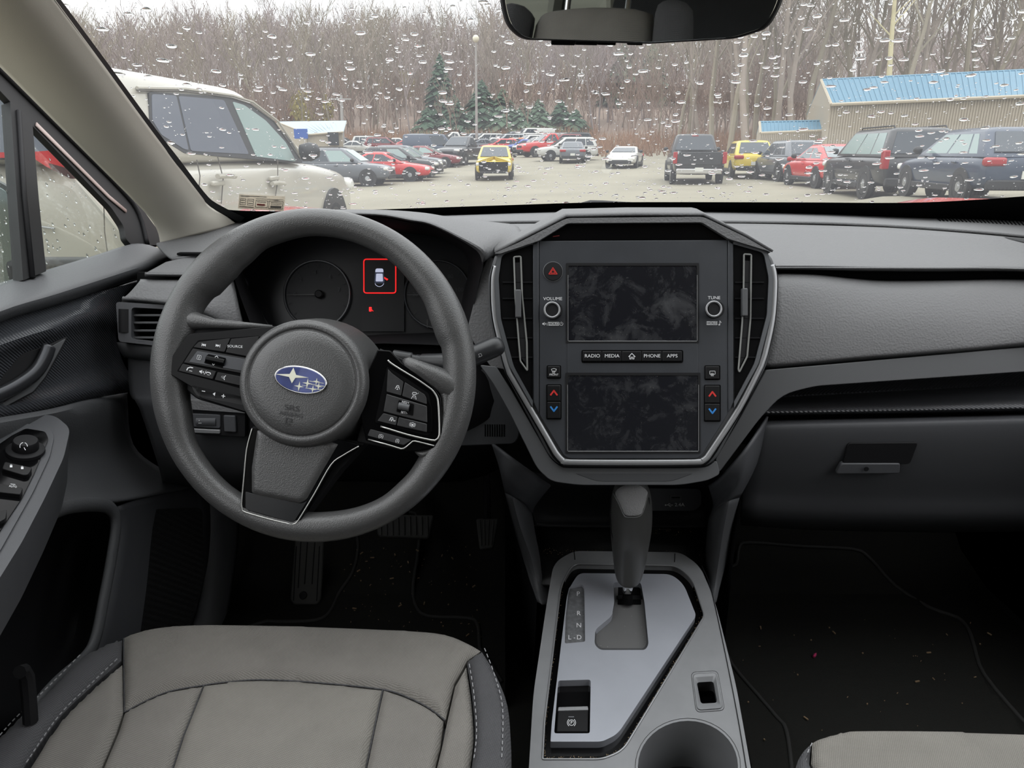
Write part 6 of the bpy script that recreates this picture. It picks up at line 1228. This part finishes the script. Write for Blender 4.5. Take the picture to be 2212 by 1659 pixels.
for px, py, col, kd, ph in sorted(FAR):
    k = (col, kd); cnt[k] = cnt.get(k, 0) + 1; wd = {'suv': 'SUV', 'truck': 'pickup truck', 'van': 'van', 'sedan': 'saloon', 'hatch': 'hatchback', 'crossover': 'crossover'}[kd]
    tot = sum(1 for q in FAR if q[2] == col and q[3] == kd)
    lab = 'distant %s %s in the far rows' % (col, wd) + (' below the trees' if tot == 1 else ', %s such from the left' % ORD[cnt[k] - 1])
    car(lab, centre(px, py), ph + random.uniform(-4, 4), kd, PAINT[col], 'distant cars in the far rows', cat={'truck': 'truck', 'van': 'van'}.get(kd, 'car'))
# ------------------------------------------------------------------ buildings and poles
tan_ = mat('tan ribbed cladding', (166, 157, 142), .6); blue_roof = mat('pale blue metal roof', (92, 132, 154), .4, spec=.5); pale_roof = mat('pale grey-blue roof', (150, 168, 176), .4); trimw = mat('tan trim', (170, 160, 142), .6); darkw = mat('dark opening', (40, 44, 48), .6)
def hall(name, label, e0, e1, r0, r1, zb, wall_m, roof_m, ribs, cat='building'):
    t = thing(name, V(((e0.x + e1.x) / 2, (e0.y + e1.y) / 2, zb)), label, cat)
    ins = (r0 - e0); ins.z = 0; ins = ins * .06
    w0, w1 = e0 + ins, e1 + ins; g0, g1 = V((w0.x, w0.y, zb)), V((w1.x, w1.y, zb)); back = V(((r0 - e0).x, (r0 - e0).y, 0)) * 2
    MB().add([g0, g1, w1, w0], [(0, 1, 2, 3)]).build('front_wall', wall_m, t, smooth=0, solid=.1)
    ge = [g0, w0, r0 - V((0, 0, .08)), w0 + back * .94, g0 + back * .94]; MB().add(ge, [(0, 1, 2, 3, 4)]).build('gable_wall', wall_m, t, smooth=0, solid=.1)
    ge = [g1, w1, r1 - V((0, 0, .08)), w1 + back * .94, g1 + back * .94]; MB().add(ge, [(0, 1, 2, 3, 4)]).build('gable_wall', wall_m, t, smooth=0, solid=.1)
    b = MB(); b.add([g0 + back * .94, g1 + back * .94, w1 + back * .94, w0 + back * .94], [(0, 1, 2, 3)]); b.build('back_wall', wall_m, t, smooth=0)
    rf = MB().add([e0, e1, r1, r0], [(0, 1, 2, 3)]).build('roof_slope', roof_m, t, smooth=0, solid=.06); MB().add([e0 + back, e1 + back, r1, r0], [(0, 1, 2, 3)]).build('roof_slope', roof_m, t, smooth=0, solid=.06)
    b = MB(); b2 = MB(); d = (e1 - e0).normalized()
    for i in range(ribs + 1):
        q = i / ribs; p0, p1 = e0.lerp(e1, q), r0.lerp(r1, q); b.tube([p0 + V((0, 0, .02)), p1 + V((0, 0, .02))], .035, 4)
    for i in range(ribs * 2 + 1):
        q = i / ribs / 2; a_, c_ = g0.lerp(g1, q), w0.lerp(w1, q); b2.tube([a_ - ins.normalized() * .10, c_ - ins.normalized() * .10], .06, 4)
    b.build('roof_rib', roof_m, t, smooth=0, kind='stuff'); b2.build('wall_rib', wall_m, t, smooth=0, kind='stuff')
    MB().tube([e0, e1], .09, 6).build('gutter', trimw, t); MB().tube([r0, r1], .07, 6).build('ridge_cap', roof_m, t); MB().tube([e0, r0], .08, 6).build('verge_trim', trimw, t)
    return t
hall('metal_hall', 'tan ribbed metal hall with pale blue roof behind the right row of cars', Yp(1796, 226, 42), Yp(2330, 203, 38.5), Yp(1774, 173, 47.5), Yp(2330, 146, 43.5), -.3, tan_, blue_roof, 44)
hall('shed', 'small tan shed with blue roof against the end of the metal hall', Yp(1643, 288, 45), Yp(1790, 282, 44.5), Yp(1641, 264, 46.5), Yp(1788, 261, 46), -.3, tan_, blue_roof, 18)
lb = hall('low_building', 'low tan building with pale roof at the left behind the parked cars', Yp(668, 291, 74), Yp(742, 285, 74), Yp(600, 264, 79), Yp(748, 262, 79), .2, tan_, pale_roof, 12)
MB().box(Yp(650, 289, 73.6), 1.3, .1, .9).build('blue_cover', mat('blue tarpaulin', (52, 88, 160), .6), lb, bev=.02); MB().box(Yp(720, 300, 73.8), 1.0, .1, 1.2).build('dark_window', darkw, lb)
pole_m = mat('grey steel pole', (150, 146, 142), .5)
t = thing('light_pole', V((Yp(1030, 320, 84).x, 84, zg(Yp(1030, 320, 84).x, 84))), 'tall grey light pole with lamp head before the dark evergreens', 'light pole')
p0, p1 = t.location.copy(), Yp(1028, 92, 84); MB().tube([p0, p1], [.16, .10], 8).build('pole', pole_m, t); MB().lathe([(.1, 0), (.32, .2), (.36, .45), (.2, .7), (.02, .75)], p1, (0, 0, 1), 12).build('lamp_head', mat('pale lamp globe', (214, 208, 186), .5), t, smooth=180)
t = thing('utility_pole', V((Yp(740, 300, 86).x, 86, zg(Yp(740, 300, 86).x, 86))), 'pale utility pole above the low building on the left', 'pole'); MB().tube([t.location, Yp(737, 205, 86)], [.2, .15], 8).build('pole', pole_m, t)
MB().box(Yp(737, 214, 86), 2.2, .14, .14).build('cross_arm', pole_m, t)
# ------------------------------------------------------------------ trees
bark = mat('grey-brown winter bark', (142, 130, 119), .9, var=.2, vscale=.6); bark2 = mat('mauve-brown winter twigs', (146, 134, 131), .9); bark3 = mat('olive-grey winter bark', (142, 133, 116), .9)
def bare_tree(seed, H, r0, nb, levels, spread=.5, sides=4, up=.55, start=.3, rmin=.012):
    rg = random.Random(seed); b = MB()
    def limb(p, d, L, r, lev):
        k = 5 if lev == 0 else (4 if lev == 1 else 3); P = [p]; R = [r]; q = p.copy(); dd = d.copy()
        for i in range(k):
            dd = (dd + V((rg.gauss(0, .10), rg.gauss(0, .10), rg.gauss(0, .05) + (.06 if lev else .02)))).normalized(); q = q + dd * L / k; P.append(q.copy()); R.append(max(rmin, r * (1 - .85 * (i + 1) / k)))
        b.tube(P, R, sides if lev == 0 else 3)
        if lev < levels:
            n = nb[lev]
            for j in range(n):
                t = start + (1 - start) * (j + rg.random()) / n if lev == 0 else .2 + .8 * (j + rg.random()) / n
                i = min(int(t * k), k - 1); o = P[i].lerp(P[i + 1], t * k - i); a = rg.uniform(0, 6.28); s = V((math.cos(a), math.sin(a), 0)); dl = (P[i + 1] - P[i]).normalized()
                limb(o, (dl * up + s * spread * rg.uniform(.7, 1.2) + V((0, 0, .25))).normalized(), L * (rg.uniform(.32, .5) if lev == 0 else rg.uniform(.35, .55)) * (1.25 - .6 * t), max(rmin, R[i] * .5), lev + 1)
    limb(V((0, 0, -.3)), V((0, 0, 1)), H, r0, 0); return b
random.seed(5)
TREES = []
for i in range(6):
    b = bare_tree(i + 1, 15, .17, (15, 5, 3), 3, rmin=.022); me = b.build('bare_tree', (bark, bark2, bark3)[i % 3], smooth=0, recalc=False); TREES.append(me.data); bpy.data.objects.remove(me)
BIG = []
for i in range(4):
    b = bare_tree(40 + i, 22, .24, (16, 6, 3), 3, spread=.55, up=.7, start=.28, rmin=.016, sides=6); me = b.build('bare_tree', bark3 if i % 2 else bark, smooth=0, recalc=False); BIG.append(me.data); bpy.data.objects.remove(me)
def plant(me, p, s, label, group, name='bare_tree', cat='tree'):
    o = bpy.data.objects.new(name, me); C.objects.link(o); o.location = p; o.rotation_euler = (random.gauss(0, .03), random.gauss(0, .03), random.uniform(0, 6.28)); o.scale = (s, s, s * random.uniform(.92, 1.1)); return tag(o, label, cat, group)
n_ = 0
for i in range(58):   # the tall trees behind the hall
    px = 1440 + (i + random.random()) / 58 * 900; y = random.uniform(56, 88); x = (px - 1106) / FPX * y
    plant(BIG[i % 4], gp(x, y), random.uniform(.78, 1.05), 'tall bare tree behind the blue-roofed hall', 'tall bare trees behind the hall'); n_ += 1
for i in range(225):  # front of the wooded hillside
    px = random.uniform(60, 1760); y = 112 + 75 * random.random() ** 1.3
    if px > 1400: y = random.uniform(88, 150)
    x = (px - 1106) / FPX * y; plant(TREES[i % 6], gp(x, y), random.uniform(.75, 1.1), 'bare winter tree on the wooded hillside', 'bare trees on the hillside'); n_ += 1
SMALL = [bare_tree(100 + i, 14, .2, (13, 4), 2, rmin=.045, sides=3) for i in range(6)]
b = MB(); b2 = MB()
for i in range(1900):
    y = 150 + 200 * random.random() ** .9; px = random.uniform(-500, 2900); x = (px - 1106) / FPX * y; o = gp(x, y); q = SMALL[i % 6]; s = random.uniform(.8, 1.15); a = random.uniform(0, 6.28); ca, sa = math.cos(a) * s, math.sin(a) * s
    (b if i % 2 else b2).add([(o.x + v[0] * ca - v[1] * sa, o.y + v[0] * sa + v[1] * ca, o.z + v[2] * s) for v in q.v], q.f)
for q, m in ((b, bark2), (b2, bark)):
    o = q.build('distant_trees', m, smooth=0, kind='stuff', recalc=False); tag(o, 'hazy mass of bare trees covering the upper hillside', 'trees')
b = MB()
for i in range(420):   # saplings thickening the lower slope
    px = random.uniform(500, 1760); y = random.uniform(108, 165) if px < 1320 else random.uniform(78, 140); x = (px - 1106) / FPX * y; o = gp(x, y); q = SMALL[i % 6]; s = random.uniform(.3, .62); a = random.uniform(0, 6.28); ca, sa = math.cos(a) * s, math.sin(a) * s
    b.add([(o.x + v[0] * ca - v[1] * sa, o.y + v[0] * sa + v[1] * ca, o.z + v[2] * s) for v in q.v], q.f)
o = b.build('saplings', mat('russet sapling twigs', (134, 114, 102), .9, var=.2, vscale=.1), smooth=0, kind='stuff', recalc=False); tag(o, 'thin leafless saplings crowding the lower slope', 'trees')
b = MB()
for i in range(2600):   # brush along the foot of the slope
    px = random.uniform(620, 1800); y = random.uniform(92, 122) if px < 1280 else random.uniform(62, 100); x = (px - 1106) / FPX * y; o = gp(x, y); h = random.uniform(.6, 2.2)
    for k in range(4): d = V((random.gauss(0, .35), random.gauss(0, .35), 1)); b.add([o + V((-.03, 0, -.1)), o + V((.03, 0, -.1)), o + d * h], [(0, 1, 2)])
o = b.build('undergrowth', mat('russet winter brush', (142, 110, 88), .95, var=.25, vscale=.15), smooth=0, kind='stuff', recalc=False); tag(o, 'russet brush along the foot of the trees', 'undergrowth')
pine = [mat('dark pine needles', (62, 84, 66), .9), mat('grey-green pine needles', (84, 104, 84), .9)]
def conifer(px, top, y, wid, label, m, base=None):
    x = (px - 1106) / FPX * y; o = gp(x, y); H = Yp(px, top, y).z - o.z; t = thing('evergreen_tree', o, label, 'tree', 'evergreens behind the yard'); rg = random.Random(int(px))
    MB().tube([o, o + V((0, 0, H))], [.2, .03], 6).build('trunk', bark, t); b = MB(); N = int(H * 55)
    for i in range(N):
        q = i / N; z = H * (.06 + .94 * q); r = wid * (1 - q) ** .8 * rg.uniform(.55, 1.1) + .12; a = rg.uniform(0, 6.28); d = V((math.cos(a), math.sin(a), 0)); s = V((-d.y, d.x, 0)); c0 = o + V((0, 0, z)); tip = c0 + d * r - V((0, 0, r * .32)); m_ = c0 + d * r * .6 - V((0, 0, r * .1)); w2 = .18 * r + .14
        b.add([c0, m_ + s * w2 - V((0, 0, .12)), tip, m_ - s * w2 - V((0, 0, .12)), m_ + V((0, 0, .1))], [(0, 1, 4), (1, 2, 4), (2, 3, 4), (3, 0, 4)])
    b.build('needles', m, t, smooth=0, recalc=False)
for px, top, y, wd, lab, m in ((962, 116, 116, 3.0, 'tallest dark evergreen, left of the light pole', 0), (934, 232, 113, 2.6, 'short evergreen at the left edge of the clump', 0), (990, 205, 112, 2.8, 'evergreen just left of the light pole', 0), (1045, 172, 114, 3.4, 'broad evergreen just right of the light pole', 0), (1088, 190, 113, 3.0, 'evergreen second to the right of the light pole', 1), (1128, 222, 112, 3.0, 'pale green evergreen in the middle of the clump', 1), (1160, 214, 113, 2.8, 'evergreen above the red pickup truck', 1), (1205, 216, 114, 2.6, 'evergreen above the white crossover', 0), (1236, 236, 112, 2.4, 'short evergreen at the right edge of the clump', 0), (1330, 70, 150, 4.4, 'hazy evergreen higher on the slope under the mirror', 1), (1385, 95, 150, 3.8, 'hazy evergreen right of its taller twin under the mirror', 1)): conifer(px, top, y, wd * 1.55, lab, pine[m])
def leafy_tree(px, top, y, wd, col, label):
    x = (px - 1106) / FPX * y; o = gp(x, y); H = Yp(px, top, y).z - o.z; t = thing('willow_tree', o, label, 'tree'); MB().tube([o, o + V((0, 0, H * .7))], [.2, .06], 6).build('trunk', bark, t); b = MB(); rg = random.Random(int(px))
    for i in range(900):
        d = V((rg.gauss(0, 1), rg.gauss(0, 1), rg.gauss(0, 1))).normalized() * rg.random() ** .4; c_ = o + V((d.x * wd, d.y * wd, H * .62 + d.z * H * .38)); s = rg.uniform(.12, .3); b.add([c_ + V((-s, 0, 0)), c_ + V((0, rg.uniform(-s, s), -s * 2)), c_ + V((s, 0, 0))], [(0, 1, 2)])
    b.build('crown', mat(label[:18], col, .9), t, smooth=0, recalc=False)
leafy_tree(700, 190, 122, 3.6, (168, 156, 92), 'yellow-green budding tree above the low building'); leafy_tree(655, 225, 126, 3.0, (158, 122, 92), 'russet tree left of the yellow-green tree')
leafy_tree(880, 150, 160, 4.5, (160, 152, 108), 'pale yellow tree high on the slope left of the evergreens'); leafy_tree(1295, 318, 84, 1.6, (150, 158, 98), 'low green bush beside the white crossover')
b = MB(); P = [Yp(x, y, 54) for x, y in ((1908, 300), (1916, 220), (1921, 160), (1926, 80), (1932, 10), (1938, -60))]; b.tube(P, [.22, .2, .18, .15, .13, .08], 8)
for i in range(6): b.tube([P[3].lerp(P[5], i / 6), P[3].lerp(P[5], i / 6) + V((random.uniform(-2, 2), 0, random.uniform(1, 2)))], [.06, .02], 5)
o = b.build('pale_tree', mat('pale sycamore bark', (196, 184, 146), .8, var=.15, vscale=.8)); tag(o, 'pale-barked leaning trunk rising behind the hall roof', 'tree')
